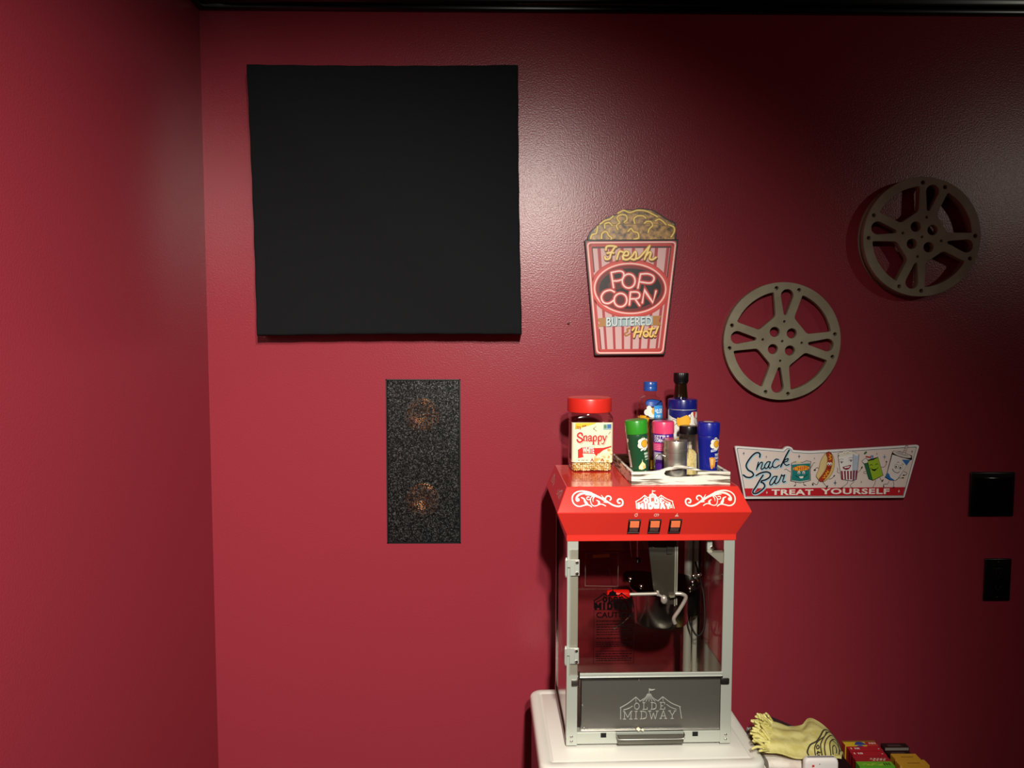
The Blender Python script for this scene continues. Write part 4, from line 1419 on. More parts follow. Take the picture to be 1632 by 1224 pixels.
a.fill(circ(520, 618, 16, 20, 12), '#5c8a4a', 1)
# brand word, drawn as heavy letter strokes
def snappy(a, dx, dy, c, w, l):
    T = lambda pts: [(x + dx, y + dy) for x, y in pts]
    a.stroke(T([(258, 712), (250, 692), (228, 688), (208, 702), (206, 722), (232, 740), (254, 752), (256, 774), (232, 788), (210, 780), (200, 762)]), 20 * w, c, l)
    a.stroke(T([(276, 718), (276, 772)]), 17 * w, c, l, False, cap=False)
    a.stroke(T([(278, 732), (296, 718), (308, 728), (308, 772)]), 15 * w, c, l)
    for x in (276, 308):
        a.stroke(T([(x - 14, 772), (x + 14, 772)]), 8 * w, c, l, False, cap=False)
    a.stroke(T([(326, 732), (344, 718), (360, 728), (360, 770), (370, 774)]), 15 * w, c, l)
    a.stroke(T([(358, 744), (334, 750), (328, 766), (344, 776), (358, 764)]), 14 * w, c, l)
    for x in (386, 444):
        a.stroke(T([(x, 722), (x, 812)]), 17 * w, c, l, False, cap=False)
        a.stroke(T([(x + 2, 730), (x + 22, 718), (x + 36, 742), (x + 24, 772), (x + 2, 768)]), 14 * w, c, l)
        a.stroke(T([(x - 14, 812), (x + 14, 812)]), 8 * w, c, l, False, cap=False)
    a.stroke(T([(494, 722), (514, 772)]), 16 * w, c, l, False)
    a.stroke(T([(534, 722), (512, 780), (496, 806), (480, 802)]), 12 * w, c, l)
    for x in (492, 534):
        a.stroke(T([(x - 12, 721), (x + 12, 721)]), 8 * w, c, l, False, cap=False)
snappy(a, 7, 8, '#8c8a6c', 1.25, 0)
snappy(a, 3, 3, '#f6efd4', 1.3, 1)
snappy(a, 0, 0, '#c4282a', 1.0, 2)
a.fill([(208, 872), (258, 842), (395, 840), (400, 852), (500, 850), (592, 828), (592, 842), (500, 876), (420, 940), (400, 916), (262, 912), (275, 950), (210, 965)], '#c42a20', 0)
a.text('WHITE', 262, 843, 394, 908, '#f7efe2', 1, 0.03)
pile = [(420, 938), (480, 895), (530, 870), (596, 852)]
for k in range(46):
    u, v = random.random(), random.random()
    x = 400 + 192 * u
    ytop = 950 - 100 * max(0, (x - 400) / 192)
    y = ytop + (1000 - ytop) * v
    a.fill(circ(x, y, 17, 15, 10), random.choice(['#d8bf7c', '#efe2b6', '#f3ead0', '#c9a860']), 1 + (k % 3))
for x in (372, 490):
    a.stroke([(x - 14, 996), (x, 970), (x + 14, 996)], 10, '#a8301f', 4, False)
for k in range(9):
    if k not in (2, 6):
        a.fill([(210 + k * 13, 980), (219 + k * 13, 980), (219 + k * 13, 990), (210 + k * 13, 990)], '#4a4438', 1)
a.stroke([(390, 640), (405, 655), (420, 668)], 7, '#8a8466', 0)
a.stroke([(415, 615), (385, 640), (395, 650)], 7, '#8a8466', 0)
a.stroke([(560, 700), (580, 675)], 7, '#8a8466', 0)
a.flat('label_print', lb, (0, -0.0455, 0))
# dense small print on the left face of the label
a = Art()
a.fill([(-0.017, 0.026), (0.030, 0.026), (0.030, 0.113), (-0.017, 0.113)], '#6e2a26', 0)
z = 0.108
while z > 0.04:
    a.stroke([(-0.014, z), (0.027 - random.random() * .008, z)], 0.0011, '#d9c9a8', 1, False, cap=False)
    z -= 0.0026
a.fill([(-0.012, 0.028), (0.014, 0.028), (0.014, 0.037), (-0.012, 0.037)], '#2a1a14', 1)
o = a.flat('side_print', lb)
o.matrix_local = Matrix.Translation((-0.0485, -0.012, 0)) @ Matrix.Rotation(-PI / 2, 4, 'Z')
# kernels
mb = MB()
KC = [mat('kernel_%d' % i, c, 0.45) for i, c in enumerate(('#e3cf94', '#d5b86c', '#efe3bd', '#c8a558'))]
def kern(x, y, z):
    bm = bmesh.new()
    bmesh.ops.create_icosphere(bm, subdivisions=1, radius=0.0030)
    m_ = Matrix.Translation((x, y, z)) @ Matrix.Rotation(random.uniform(0, 6.28), 4, 'Z') @ Matrix.Rotation(random.uniform(0, 3), 4, 'X') @ Matrix.Diagonal((1, .72, 1.25, 1))
    mb.bm(bm, random.choice(KC), m_)
for z in range(14):
    zz_ = 0.0045 + z * 0.0047
    for i in range(17):
        for face in range(4):
            u = -0.041 + i * 0.0051 + random.uniform(-.001, .001)
            if face < 2:
                kern(u, (-0.0405, 0.0405)[face] + random.uniform(-.001, .001), zz_ + random.uniform(-.0012, .0012))
            elif abs(u) < 0.038:
                kern((-0.0430, 0.0430)[face - 2] + random.uniform(-.001, .001), u * 0.93, zz_ + random.uniform(-.0012, .0012))
for i in range(15):
    for j in range(14):
        kern(-0.038 + i * .0054 + random.uniform(-.001, .001), -0.036 + j * .0054, 0.0665 + random.uniform(-.001, .002))
mb.box((-0.0405, -0.038, 0.003), (0.0405, 0.038, 0.064), KC[1])
ko = mb.build('popcorn_kernels', None, (JX, JY, JZ), 60, (0, 0, R(1.0)))
tag(ko, 'unpopped pale corn kernels inside the clear jar', 'popcorn kernels')
ko['kind'] = 'stuff'

# ------------------------------------------------------------------ wooden tray
WOOD = mottle(mat('whitewashed_wood', '#e6e2d2', 0.6, 0, 0.3), '#6a6152', '#ebe7d8', 9, 0.41, 0.49, (1.5, 3, 22), 6)
bump(WOOD, 30, 0.001, 0.5, 4, 'Object', (1.5, 4, 22))
TX, TY, TZ = 0.3800, -0.2625, TOPZ + 0.0004
TW, TD = 0.1058, 0.1225
tray = thing('wooden_tray', 'whitewashed wooden tray with arched handle ends on the popcorn machine', 'tray', (TX, TY, TZ), R(0.6))
arch = [(-TW, 0), (TW, 0), (TW, 0.0275), (0.062, 0.0285), (0.045, 0.0305), (0.028, 0.0365), (0.012, 0.0400), (0.0, 0.0408), (-0.012, 0.0400), (-0.028, 0.0365), (-0.045, 0.0305), (-0.062, 0.0285), (-TW, 0.0275)]
slot = [(-0.036, 0.0245), (-0.032, 0.0195), (-0.020, 0.0170), (0, 0.0160), (0.020, 0.0170), (0.032, 0.0195), (0.0365, 0.0245), (0.034, 0.0300), (0.024, 0.0318), (0.012, 0.0335), (0, 0.0345), (-0.012, 0.0335), (-0.024, 0.0318), (-0.033, 0.0300)]
for y0 in (-TD + 0.010, TD):
    mb = MB()
    plate(mb, [arch, slot], 0.010, WOOD, 0.0008, y0)
    mb.build('handle_board', tray, smooth=30)
for s_ in (-1, 1):
    MB().box((s_ * TW, -TD + 0.0102, 0.0), (s_ * (TW - 0.007), TD - 0.0102, 0.0275), WOOD, 0.001, 1).build('side_board', tray)
MB().box((-TW + .010, -TD + 0.0102, 0.001), (TW - 0.010, TD - 0.0102, 0.006), mat('tray_floor_wood', '#4a4036', 0.7)).build('tray_floor', tray)
FZ = TZ + 0.0063


# ------------------------------------------------------------------ bottles and shakers in the tray
def popped(a, x, y, s, l=2, disc=True, col='#f2ead8'):
    """a plain popped kernel with a golden middle"""
    for dx, dy, r in ((-.55, .35, .5), (-.62, -.25, .52), (-.1, .72, .42), (.05, -.7, .5), (.5, -.45, .42), (.55, .4, .36)):
        a.fill(circ(x + dx * s, y + dy * s, r * s * 1.13, n=14), '#15100c', l)
    for dx, dy, r in ((-.55, .35, .5), (-.62, -.25, .52), (-.1, .72, .42), (.05, -.7, .5), (.5, -.45, .42), (.55, .4, .36)):
        a.fill(circ(x + dx * s, y + dy * s, r * s, n=14), col, l + 1)
    if disc:
        a.fill(circ(x + .12 * s, y, s * .66, n=20), '#15100c', l + 2)
        a.fill(circ(x + .12 * s, y, s * .60, n=20), '#eea92c', l + 3)


def dashes(a, x0, x1, z, h, c, l=2, gap=0.0008):
    x = x0
    while x < x1:
        w = random.uniform(0.0015, 0.0035)
        a.fill([(x, z), (min(x + w, x1), z), (min(x + w, x1), z + h), (x, z + h)], c, l)
        x += w + gap


def shaker(name, label, x, y, body, cap, capc=None, h=0.130, r0=0.0188, r1=0.0232, rc=0.0245, zc=0.099, bodymat=None):
    t = thing(name, label, 'seasoning bottle', (x, y, FZ), 0, 'popcorn seasoning bottles in the tray')
    bm_ = bodymat or mat('bottle_' + body.lstrip('#'), body, 0.28, 0, 0.5, 0.2)
    rf = lambda z: r0 + (r1 - r0) * max(0, min(1, (z - 0.004) / (zc * .85)))
    pr = [(r0 - .003, 0.0), (r0 - .0006, 0.0012), (rf(.004), 0.004)] + [(rf(zc * k / 8), zc * k / 8) for k in range(1, 8)] + [(r1 + .0004, zc * .93), (r1, zc - .0005), (r1 - .001, zc + 0.003)]
    MB().lathe(pr, bm_, n=44).build('bottle_body', t)
    cm = mat('cap_' + cap.lstrip('#'), cap, 0.3, 0, 0.5, 0.2)
    pr = [(rc - .0012, zc + .0002), (rc - .0002, zc + .001), (rc, zc + .003), (rc, h - .004), (rc - .001, h - .0015), (rc - .003, h - .0003), (rc - .006, h), (rc * .55, h - .0002)]
    MB().lathe(pr, cm, n=44).build('cap', t)
    return t, rf


t, rf = shaker('seasoning_bottle', 'green capped dark green popcorn seasoning bottle at the left of the tray', 0.3020, -0.345, '#1c4a2e', '#2f8f24')
a = Art(d=0.00008)
t.rotation_euler = (0, R(-5.0), 0)
popped(a, 0.0105, 0.0790, 0.0128)
a.fill([(0.001, 0.062), (0.0115, 0.066), (0.0120, 0.072), (0.0015, 0.068)], '#10140f', 4)
a.fill([(0.0016, 0.0632), (0.011, 0.0668), (0.0113, 0.0712), (0.0020, 0.0674)], '#e9ece6', 5)
for k, z in enumerate((0.0545, 0.048, 0.043)):
    dashes(a, 0.0095 + .001 * k, 0.021, z, 0.0045 if k < 2 else .002, '#cfe3cc', 3)
bulb = [(0.0040, 0.046), (0.0045, 0.040), (0.0105, 0.034), (0.0115, 0.026), (0.006, 0.0235), (0.001, 0.0228), (-0.0045, 0.0245), (-0.0045, 0.030), (0.0005, 0.0365), (0.0030, 0.040)]
a.fill(bulb, '#ecd9a0', 3)
a.fill(circ(0.0005, 0.028, 0.0028, 0.004, 12), '#f5ead0', 4)
a.fill(circ(0.0070, 0.028, 0.0028, 0.004, 12), '#e0b870', 4)
dashes(a, -0.0045, 0.012, 0.0165, 0.0026, '#dfe9d8', 3, .0004)
a.wrap('label_print', rf, t)
a = Art(d=0.00008)
a.fill([(-0.031, 0.028), (-0.0215, 0.028), (-0.0235, 0.066), (-0.033, 0.066)], '#e6e2da', 2)
for k in range(9):
    a.fill([(-0.030, 0.032 + k * .0035), (-0.0235, 0.032 + k * .0035), (-0.0235, 0.0332 + k * .0035), (-0.030, 0.0332 + k * .0035)], '#6a6a62', 3)
a.fill(circ(-0.030, 0.088, 0.004, 0.006, 12), '#efe6d6', 2)
a.wrap('side_label', rf, t)

t, rf = shaker('seasoning_bottle', 'pink capped purple seasoning bottle behind the metal shaker', 0.3605, -0.298, '#4d2184', '#e0436e', h=0.121, zc=0.093)
a = Art(d=0.00008)
a.text('KETTLE', -0.025, 0.0905, 0.008, 0.0835, '#f6f0f4', 3, 0.03)
a.text('CORN', -0.025, 0.0825, -0.004, 0.0755, '#f6f0f4', 3, 0.03)
a.fill([(-0.030, 0.056), (-0.004, 0.056), (-0.004, 0.0735), (-0.030, 0.0735)], '#dd3a78', 2)
for k in range(4):
    dashes(a, -0.028, -0.006, 0.0685 - k * .0036, 0.0011, '#f3a9c6', 3, .0005)
popped(a, 0.003, 0.072, 0.0055, 3, False)
a.fill([(-0.026, 0.036), (-0.006, 0.036), (-0.006, 0.052), (-0.026, 0.052)], '#cfc7d8', 2)
for k in range(6):
    dashes(a, -0.025, -0.007, 0.0495 - k * .0023, 0.0010, '#7a6a92', 3, .0005)
a.wrap('label_print', rf, t)

t, rf = shaker('seasoning_bottle', 'blue capped royal blue seasoning bottle at the right end of the tray', 0.4518, -0.335, '#141f86', '#141f8c', h=0.1235, r0=0.0195, zc=0.094)
a = Art(d=0.00008)
popped(a, 0.0125, 0.0770, 0.0125)
a.fill([(0.000, 0.0595), (0.013, 0.0615), (0.013, 0.0665), (0.000, 0.0645)], '#dfe4ee', 5)
dashes(a, 0.001, 0.012, 0.0618, 0.0022, '#5a6ab0', 6, .0005)
a.text('WHITE', 0.0095, 0.0560, 0.0270, 0.0500, '#f2f2f6', 3, 0.03)
a.text('CHEDDAR', 0.0085, 0.0485, 0.0310, 0.0430, '#f2f2f6', 3, 0.03)
dashes(a, 0.012, 0.026, 0.038, 0.002, '#d9dcec', 3)
a.fill([(-0.003, 0.047), (0.003, 0.0485), (0.0085, 0.0465), (0.0120, 0.0405), (0.0110, 0.0300), (0.0090, 0.0235), (0.0070, 0.0290), (0.0050, 0.0225), (0.0015, 0.0225), (-0.0005, 0.0300)], '#dc9434', 3)
a.fill([(0.000, 0.0445), (0.006, 0.0445), (0.0055, 0.032), (0.0020, 0.030)], '#eec07a', 4)
a.wrap('label_print', rf, t)
a = Art(d=0.00008)
a.fill(circ(0, 0, 0.011, n=24), '#d9c9b0', 0)
o = a.flat('cap_sticker', t)
o.matrix_local = Matrix.Translation((0, 0, 0.12335)) @ Matrix.Rotation(-PI / 2, 4, 'X')

# big blue and white bottle
t = thing('seasoning_bottle', 'large navy and white seasoning bottle standing tallest behind the black lidded shaker', 'seasoning bottle', (0.4205, -0.2265, FZ), 0, 'popcorn seasoning bottles in the tray')
BR = 0.0330
NAVY = mat('navy_plastic', '#141a6c', 0.25, 0, 0.5, 0.3)
MB().lathe([(BR - .004, 0), (BR - .0005, 0.0015), (BR, 0.005), (BR, 0.138), (BR - .001, 0.141)], mat('bottle_white', '#ece6dc', 0.3), n=56).build('bottle_body', t)
MB().lathe([(BR - .0008, 0.1412), (BR + .0006, 0.1418), (BR + .0008, 0.1440), (BR + .0005, 0.146), (BR + .0005, 0.161), (BR - .0005, 0.1635), (BR - .003, 0.1645), (BR - .010, 0.1643)], NAVY, n=56).build('cap', t)
a = Art(d=0.0001)
a.fill([(-0.045, 0.1405), (0.045, 0.1405), (0.045, 0.136), (0.022, 0.136), (0.010, 0.131), (0.000, 0.1265), (-0.012, 0.122), (-0.022, 0.120), (-0.032, 0.123), (-0.045, 0.128)], '#141a6c', 1)
a.fill(circ(-0.0050, 0.1150, 0.0166, 0.0171, 32), '#15100c', 2)
a.fill(circ(-0.0050, 0.1150, 0.0158, 0.0163, 32), '#efae2e', 3)
a.fill([(-0.024, 0.1250), (-0.014, 0.1225), (-0.004, 0.1270), (0.008, 0.1320), (0.008, 0.1385), (-0.026, 0.1385)], '#141a6c', 4)
for x, z, s in ((0.017, 0.131, .0050), (0.018, 0.122, .0065), (0.015, 0.112, .0080), (0.021, 0.104, .007), (-0.004, 0.096, .0065), (0.006, 0.094, .006), (0.034, 0.128, .0075), (0.035, 0.112, .0070), (-0.027, 0.112, .006)):
    a.fill(circ(x, z, s * 1.15, n=16), '#15100c', 1)
    a.fill(circ(x, z, s, n=16), '#f3ece0', 2)
a.fill([(0.0185, 0.137), (0.0265, 0.137), (0.0260, 0.128), (0.0230, 0.120), (0.0195, 0.129)], '#d63424', 4)
a.text('MOVIE', -0.0105, 0.0875, 0.0260, 0.0780, '#15100c', 3, 0.05)
a.text('MOVIE', -0.0110, 0.0880, 0.0255, 0.0785, '#f5f0ea', 4, 0.01)
a.wrap('label_print', BR, t)

# brown bottle with tall neck
t = thing('syrup_bottle', 'brown glass bottle with tall neck and black screw cap behind the navy bottle', 'bottle', (0.4308, -0.1655, FZ))
MB().lathe([(0.022, 0), (0.0255, 0.003), (0.0265, 0.008), (0.0265, 0.128), (0.0255, 0.138), (0.0225, 0.148), (0.0190, 0.156), (0.0168, 0.164), (0.0155, 0.176), (0.0140, 0.195), (0.0130, 0.203)], BROWNGL, n=44).build('bottle_body', t)
mb = MB()
secs = []
for r, z in ((0.0168, 0.2000), (0.0173, 0.2010), (0.0173, 0.2190), (0.0166, 0.2212)):
    secs.append([((r + (0.0004 if i % 2 else 0)) * math.cos(2 * PI * i / 72), (r + (0.0004 if i % 2 else 0)) * math.sin(2 * PI * i / 72), z) for i in range(72)])
mb.loft(secs, BLACKPL)
mb.lathe([(0.0150, 0.1955), (0.0162, 0.1965), (0.0162, 0.1995)], BLACKPL, n=36)
mb.build('cap', t, smooth=30)

# butter topping bottle
t = thing('topping_bottle', 'clear popcorn topping bottle with blue flip cap and coupon behind the green bottle', 'bottle', (0.3500, -0.200, FZ))
orad_ = [(0.0265, 0.0), (0.0300, 0.003), (0.0306, 0.008), (0.0306, 0.138), (0.0300, 0.148), (0.0275, 0.157), (0.0225, 0.164), (0.0165, 0.168), (0.0135, 0.170), (0.0135, 0.180)]
MB().lathe(orad_, PLASTIC, n=52, cap1=False).build('bottle_body', t)
MB().lathe([(0.0270, 0.0035), (0.0292, 0.008), (0.0292, 0.1195), (0.0280, 0.1200)], mat('golden_oil', '#e2a41e', 0.15, 0, 0.5), n=48).build('oil', t)
mb = MB().lathe([(0.0150, 0.1805), (0.0158, 0.1812), (0.0160, 0.1900), (0.0157, 0.1906), (0.0158, 0.1912), (0.0158, 0.2010), (0.0150, 0.2022), (0.010, 0.2026)], mat('blue_cap', '#1f4f9e', 0.3, 0, 0.5, .2), n=40)
mb.build('flip_cap', t)
def rb(z):
    pr = [(0.0, 0.0306), (0.138, 0.0306), (0.148, 0.0300), (0.157, 0.0275), (0.164, 0.0225), (0.170, 0.0165)]
    for (z0, r0), (z1, r1) in zip(pr, pr[1:]):
        if z <= z1:
            return r0 + (r1 - r0) * max(0, (z - z0)) / (z1 - z0)
    return 0.0165
LIFT = lambda u, v: (u, v + (0.0065 if v > 0.1125 else 0.0))
a = Art(LIFT, d=0.0001)
a.fill(cr([Vector(p) for p in ((-0.017, 0.148), (-0.013, 0.155), (0.0, 0.157), (0.018, 0.154), (0.031, 0.149), (0.031, 0.143), (0.012, 0.138), (-0.002, 0.139), (-0.014, 0.142))], 4, True), '#101428', 1)
a.fill(cr([Vector(p) for p in ((-0.0155, 0.148), (-0.012, 0.1535), (0.0, 0.1555), (0.018, 0.1528), (0.030, 0.148), (0.030, 0.144), (0.012, 0.1395), (-0.002, 0.1402), (-0.013, 0.143))], 4, True), '#254a9c', 2)
for k in range(3):
    a.stroke([(0.004 + k * .004, 0.1415 + k * .001), (0.018 + k * .002, 0.148 + k * .0015), (0.030, 0.150 + k * .001)], 0.0010, '#101428', 3)
for x, z, s in ((-0.008, 0.136, .0055), (-0.012, 0.126, .0075), (-0.003, 0.122, .0075), (-0.004, 0.130, .007), (0.004, 0.117, .006)):
    a.fill(circ(x, z, s * 1.18, n=18), '#101428', 1)
    a.fill(circ(x, z, s, n=18), '#f0e8dc', 2)
a.fill(circ(0.006, 0.129, 0.0085, n=20), '#e8a840', 3)
a.fill([(-0.0305, 0.118), (-0.014, 0.118), (-0.016, 0.100), (-0.031, 0.070), (-0.031, 0.118)], '#e6a91f', 1)
a.fill([(-0.009, 0.098), (0.006, 0.101), (0.006, 0.112), (-0.009, 0.109)], '#101428', 3)
dashes(a, -0.008, 0.005, 0.105, 0.004, '#eef0ee', 4, .0006)
dashes(a, -0.008, 0.005, 0.0995, 0.004, '#eef0ee', 4, .0006)
a.fill([(-0.014, 0.095), (0.03, 0.095), (0.03, 0.02), (-0.02, 0.02)], '#e9c32c', 1)
a.wrap('label_print', rb, t)
a = Art(LIFT, d=0.0001)
a.fill(round_poly([(0.0035, 0.100), (0.0300, 0.100), (0.0300, 0.1415), (0.0035, 0.1415)], 0.002, 3), '#3f97dc', 5)
a.text('$', 0.0055, 0.1335, 0.0082, 0.1270, '#f4f8fb', 6, 0.02)
a.text('0.50', 0.0090, 0.1340, 0.0265, 0.1235, '#f4f8fb', 6, 0.025)
a.text('OFF', 0.0090, 0.1195, 0.0210, 0.1130, '#f4f8fb', 6, 0.01)
dashes(a, 0.0075, 0.0235, 0.107, 0.0026, '#e8b9a8', 6, .0005)
a.wrap('coupon', rb, t)

# dark seasoning bottle half hidden behind the pink cap
t, rf = shaker('seasoning_bottle', 'dark brown seasoning bottle with black cap, half hidden by the pink cap', 0.3590, -0.252, '#32150e', '#0c0b0b', h=0.1215, r0=0.0196, r1=0.0208, rc=0.0218, zc=0.103)
a = Art(d=0.00008)
a.fill([(-0.021, 0.006), (-0.004, 0.006), (-0.004, 0.030), (-0.021, 0.026)], '#e0b83c', 1)
for k in range(9):
    a.fill(circ(-0.0135 + 0.001 * (k % 2), 0.038 + k * 0.0068, 0.0022, 0.0024, 10), random.choice(['#c99a50', '#d8c9a0', '#b08a4a']), 2)
a.wrap('label_print', rf, t)

# metal shaker with clear dome lid and handle
t = thing('metal_shaker', 'stainless steel shaker with side handle under a clear plastic lid, front of the tray', 'shaker', (0.3770, -0.3500, FZ))
MB().lathe([(0.020, 0), (0.0238, 0.001), (0.0245, 0.004), (0.0245, 0.060), (0.0258, 0.0605), (0.0258, 0.066), (0.0250, 0.0665), (0.0250, 0.082), (0.0243, 0.0842), (0.0225, 0.0855), (0.012, 0.0858)], mat('satin_steel', '#cfccc4', 0.36, 0.92), n=56, cap1=True).build('steel_cup', t)
MB().lathe([(0.0275, 0.0450), (0.0278, 0.0850), (0.0268, 0.0880), (0.0260, 0.0895), (0.010, 0.0900)], PLASTIC, n=56, cap0=False).build('clear_lid', t)
mb = MB()
hp_ = [(-0.0245, 0.0, 0.0500), (-0.034, 0.0, 0.0545), (-0.0425, 0.0, 0.0520), (-0.0470, 0.0, 0.0400), (-0.0455, 0.0, 0.0220), (-0.038, 0.0, 0.0130), (-0.0245, 0.0, 0.0150)]
mb.tube([(x * math.cos(.15), x * math.sin(.15), z) for x, y, z in hp_], 0.0019, CHROME, 10)
mb.build('handle', t)

# glass shaker
t = thing('glass_shaker', 'clear glass shaker of pale yellow powder with black lid beside the blue bottle', 'shaker', (0.4172, -0.2985, FZ))
MB().lathe([(0.0190, 0), (0.0215, 0.001), (0.0222, 0.005), (0.0222, 0.040), (0.0205, 0.075), (0.0190, 0.092)], PLASTIC, n=44, cap1=False).build('jar_body', t)
mb = MB().lathe([(0.0178, 0.0012), (0.0205, 0.0030), (0.0210, 0.005), (0.0210, 0.040), (0.0203, 0.048), (0.012, 0.056), (0.004, 0.0585)], mottle(mat('yellow_powder', '#e0cf8c', 0.85), '#cdb56c', '#ead9a0', 160, .35, .6), n=44)
mb.build('powder', t)
MB().lathe([(0.0192, 0.0922), (0.0200, 0.0925), (0.0202, 0.0945), (0.0202, 0.1075), (0.0196, 0.1092), (0.018, 0.1098)], BLACKPL, n=44).build('lid', t)
a = Art(d=0.0001)
a.fill([(0.014, 0.012), (0.022, 0.012), (0.022, 0.050), (0.014, 0.050)], '#e9e6de', 1)
for k in range(12):
    a.fill([(0.0155, 0.015 + k * .0026), (0.0205, 0.015 + k * .0026), (0.0205, 0.0160 + k * .0026 + (.0006 if k % 3 else 0)), (0.0155, 0.0160 + k * .0026)], '#3a3a38', 2)
a.wrap('barcode_sticker', 0.0222, t)

# ------------------------------------------------------------------ low table, towels and candy at the lower right
lt_ = thing('low_table', 'low dark table carrying the towels and candy boxes', 'table', (0.84, -0.285, 0))
DW = mat('dark_table_wood', '#1a1210', 0.45)
MB().box((-0.275, -0.235, 0.336), (0.275, 0.235, 0.358), DW, 0.003).build('tabletop', lt_)
for x in (-0.25, 0.25):
    for y in (-0.21, 0.21):
        MB().box((x - .018, y - .018, 0.0), (x + .018, y + .018, 0.336), DW, 0.002, 1).build('leg', lt_)
LZ = 0.3583
bn = thing('storage_bin', 'dark lidded bin under the pile of towels', 'bin', (0.688, -0.300, LZ))
MB().loft([[(x, y, z) for x, y in rr(hx, hy, .015, 5)] for hx, hy, z in ((0.112, 0.150, 0), (0.118, 0.156, 0.006), (0.120, 0.158, 0.180))], SATINBLK).build('bin_body', bn)
MB().loft([[(x, y, z) for x, y in rr(hx, hy, .016, 5)] for hx, hy, z in ((0.122, 0.160, 0.1802), (0.123, 0.161, 0.184), (0.123, 0.161, 0.194), (0.119, 0.157, 0.199))], SATINBLK).build('bin_lid', bn)
BZ = LZ + 0.1992

TOWELW = bump(mottle(mat('white_towel', '#d9cfc4', 0.9, 0, 0.2), '#cfc3b8', '#e0d8ce', 40), 700, 0.001, 0.6)
def folded(name, label, x0, x1, y0, y1, z, th, seedv):
    """a towel folded in two: rounded front fold, slightly wavy"""
    rnd = random.Random(seedv)
    mb = MB()
    secs = []
    n = 22
    ph = rnd.uniform(0, 6)
    for i in range(n + 1):
        u = i / n
        x = x0 + (x1 - x0) * u
        edge = 0.004 if i in (0, n) else 0.0
        w = 0.0022 * math.sin(u * 7 + ph) + 0.001 * math.sin(u * 19 + ph)
        s = []
        h = th - edge - 0.0005
        for k in range(13):
            a_ = PI / 2 + PI * k / 12
            s.append((x, y0 + h / 2 + w + h / 2 * math.cos(a_) * 1.2, z + th / 2 + (h / 2) * math.sin(a_)))
        s += [(x, y1 - .004, z + th / 2 - h / 2), (x, y1, z + th / 2 - .002), (x, y1 - .006, z + th / 2 - 0.0002), (x, y1, z + th / 2 + .002), (x, y1 - .004, z + th / 2 + h / 2)]
        secs.append(s)
    mb.loft(secs, TOWELW)
    return tag(mb.build(name, smooth=60), label, 'towel', 'folded white towels')
lab = ['folded white towel at the bottom of the pile beside the stand', 'folded white towel, second from the bottom of the pile', 'folded white towel, second from the top beneath the yellow towel', 'topmost folded white towel directly under the yellow towel']
for k in range(4):
    folded('white_towel', lab[k], 0.558 + .003 * k, 0.706, -0.436 + .002 * (k % 2), -0.285, BZ + 0.0226 * k, 0.0224, k)
WTOP = BZ + 0.0226 * 4

# yellow rally towel with fringe and dark print
TB = [(0.6076, -0.302, 0.668), (0.6398, -0.30, 0.6590), (0.6661, -0.30, 0.6520), (0.6891, -0.30, 0.6540), (0.7158, -0.27, 0.6560), (0.7307, -0.28, 0.6560), (0.7485, -0.30, 0.6500), (0.7728, -0.30, 0.6159), (0.7897, -0.30, 0.5843)]
TF = [(0.5572, -0.43, 0.6739), (0.5799, -0.435, 0.6720), (0.6081, -0.438, 0.6660), (0.6324, -0.44, 0.6610), (0.6512, -0.44, 0.6580), (0.6699, -0.44, 0.6575), (0.6915, -0.44, 0.6565), (0.7075, -0.43, 0.6578), (0.7223, -0.43, 0.6549)]
def tw(s, t, off=0.0):
    def g(P, t_):
        n = len(P) - 1
        q = min(max(t_, 0) * n, n - 1e-6)
        i = int(q)
        f = q - i
        V = [Vector(p) for p in P]
        p0 = V[i - 1] if i > 0 else V[0] * 2 - V[1]
        p3 = V[i + 2] if i + 2 <= n else V[n] * 2 - V[n - 1]
        p1, p2 = V[i], V[i + 1]
        return 0.5 * (2 * p1 + (p2 - p0) * f + (2 * p0 - 5 * p1 + 4 * p2 - p3) * f * f + (3 * p1 - p0 - 3 * p2 + p3) * f ** 3)
    p = g(TB, s).lerp(g(TF, s), t)
    p.z += 0.010 * math.sin(PI * t) + 0.0022 * math.sin(t * 17 + s * 5) * (1 - s) + 0.0015 * math.sin(s * 23 + t * 4)
    p.z = max(p.z, WTOP + 0.002) if p.x < 0.715 else p.z
    p.z += off
    return p
YEL = bump(mottle(mat('yellow_towel', '#d9cf82', 0.92, 0, 0.15), '#cfc474', '#e0d890', 45), 800, 0.0012, 0.7)
mb = MB()
NS, NT = 64, 30
top = [[tw(i / NS, j / NT) for j in range(NT + 1)] for i in range(NS + 1)]
vs = [p for r_ in top for p in r_] + [p - Vector((0, 0, 0.0035 if p.x < .71 else .005)) for r_ in top for p in r_]
K = (NS + 1) * (NT + 1)
ix = lambda i, j: i * (NT + 1) + j
fs = []
for i in range(NS):
    for j in range(NT):
        q = (ix(i, j), ix(i, j + 1), ix(i + 1, j + 1), ix(i + 1, j))
        fs += [q[::1], tuple(v + K for v in q[::-1])]
for i in range(NS):
    for j in (0, NT):
        fs.append((ix(i, j), ix(i + 1, j), ix(i + 1, j) + K, ix(i, j) + K))
for j in range(NT):
    for i in (0, NS):
        fs.append((ix(i, j), ix(i, j + 1), ix(i, j + 1) + K, ix(i, j) + K))
mb.add(vs, fs, YEL)
yt = tag(mb.build('yellow_towel', smooth=60), 'pale yellow fringed towel with dark arched print draped over the white towels', 'towel')
mb = MB()
rnd = random.Random(5)
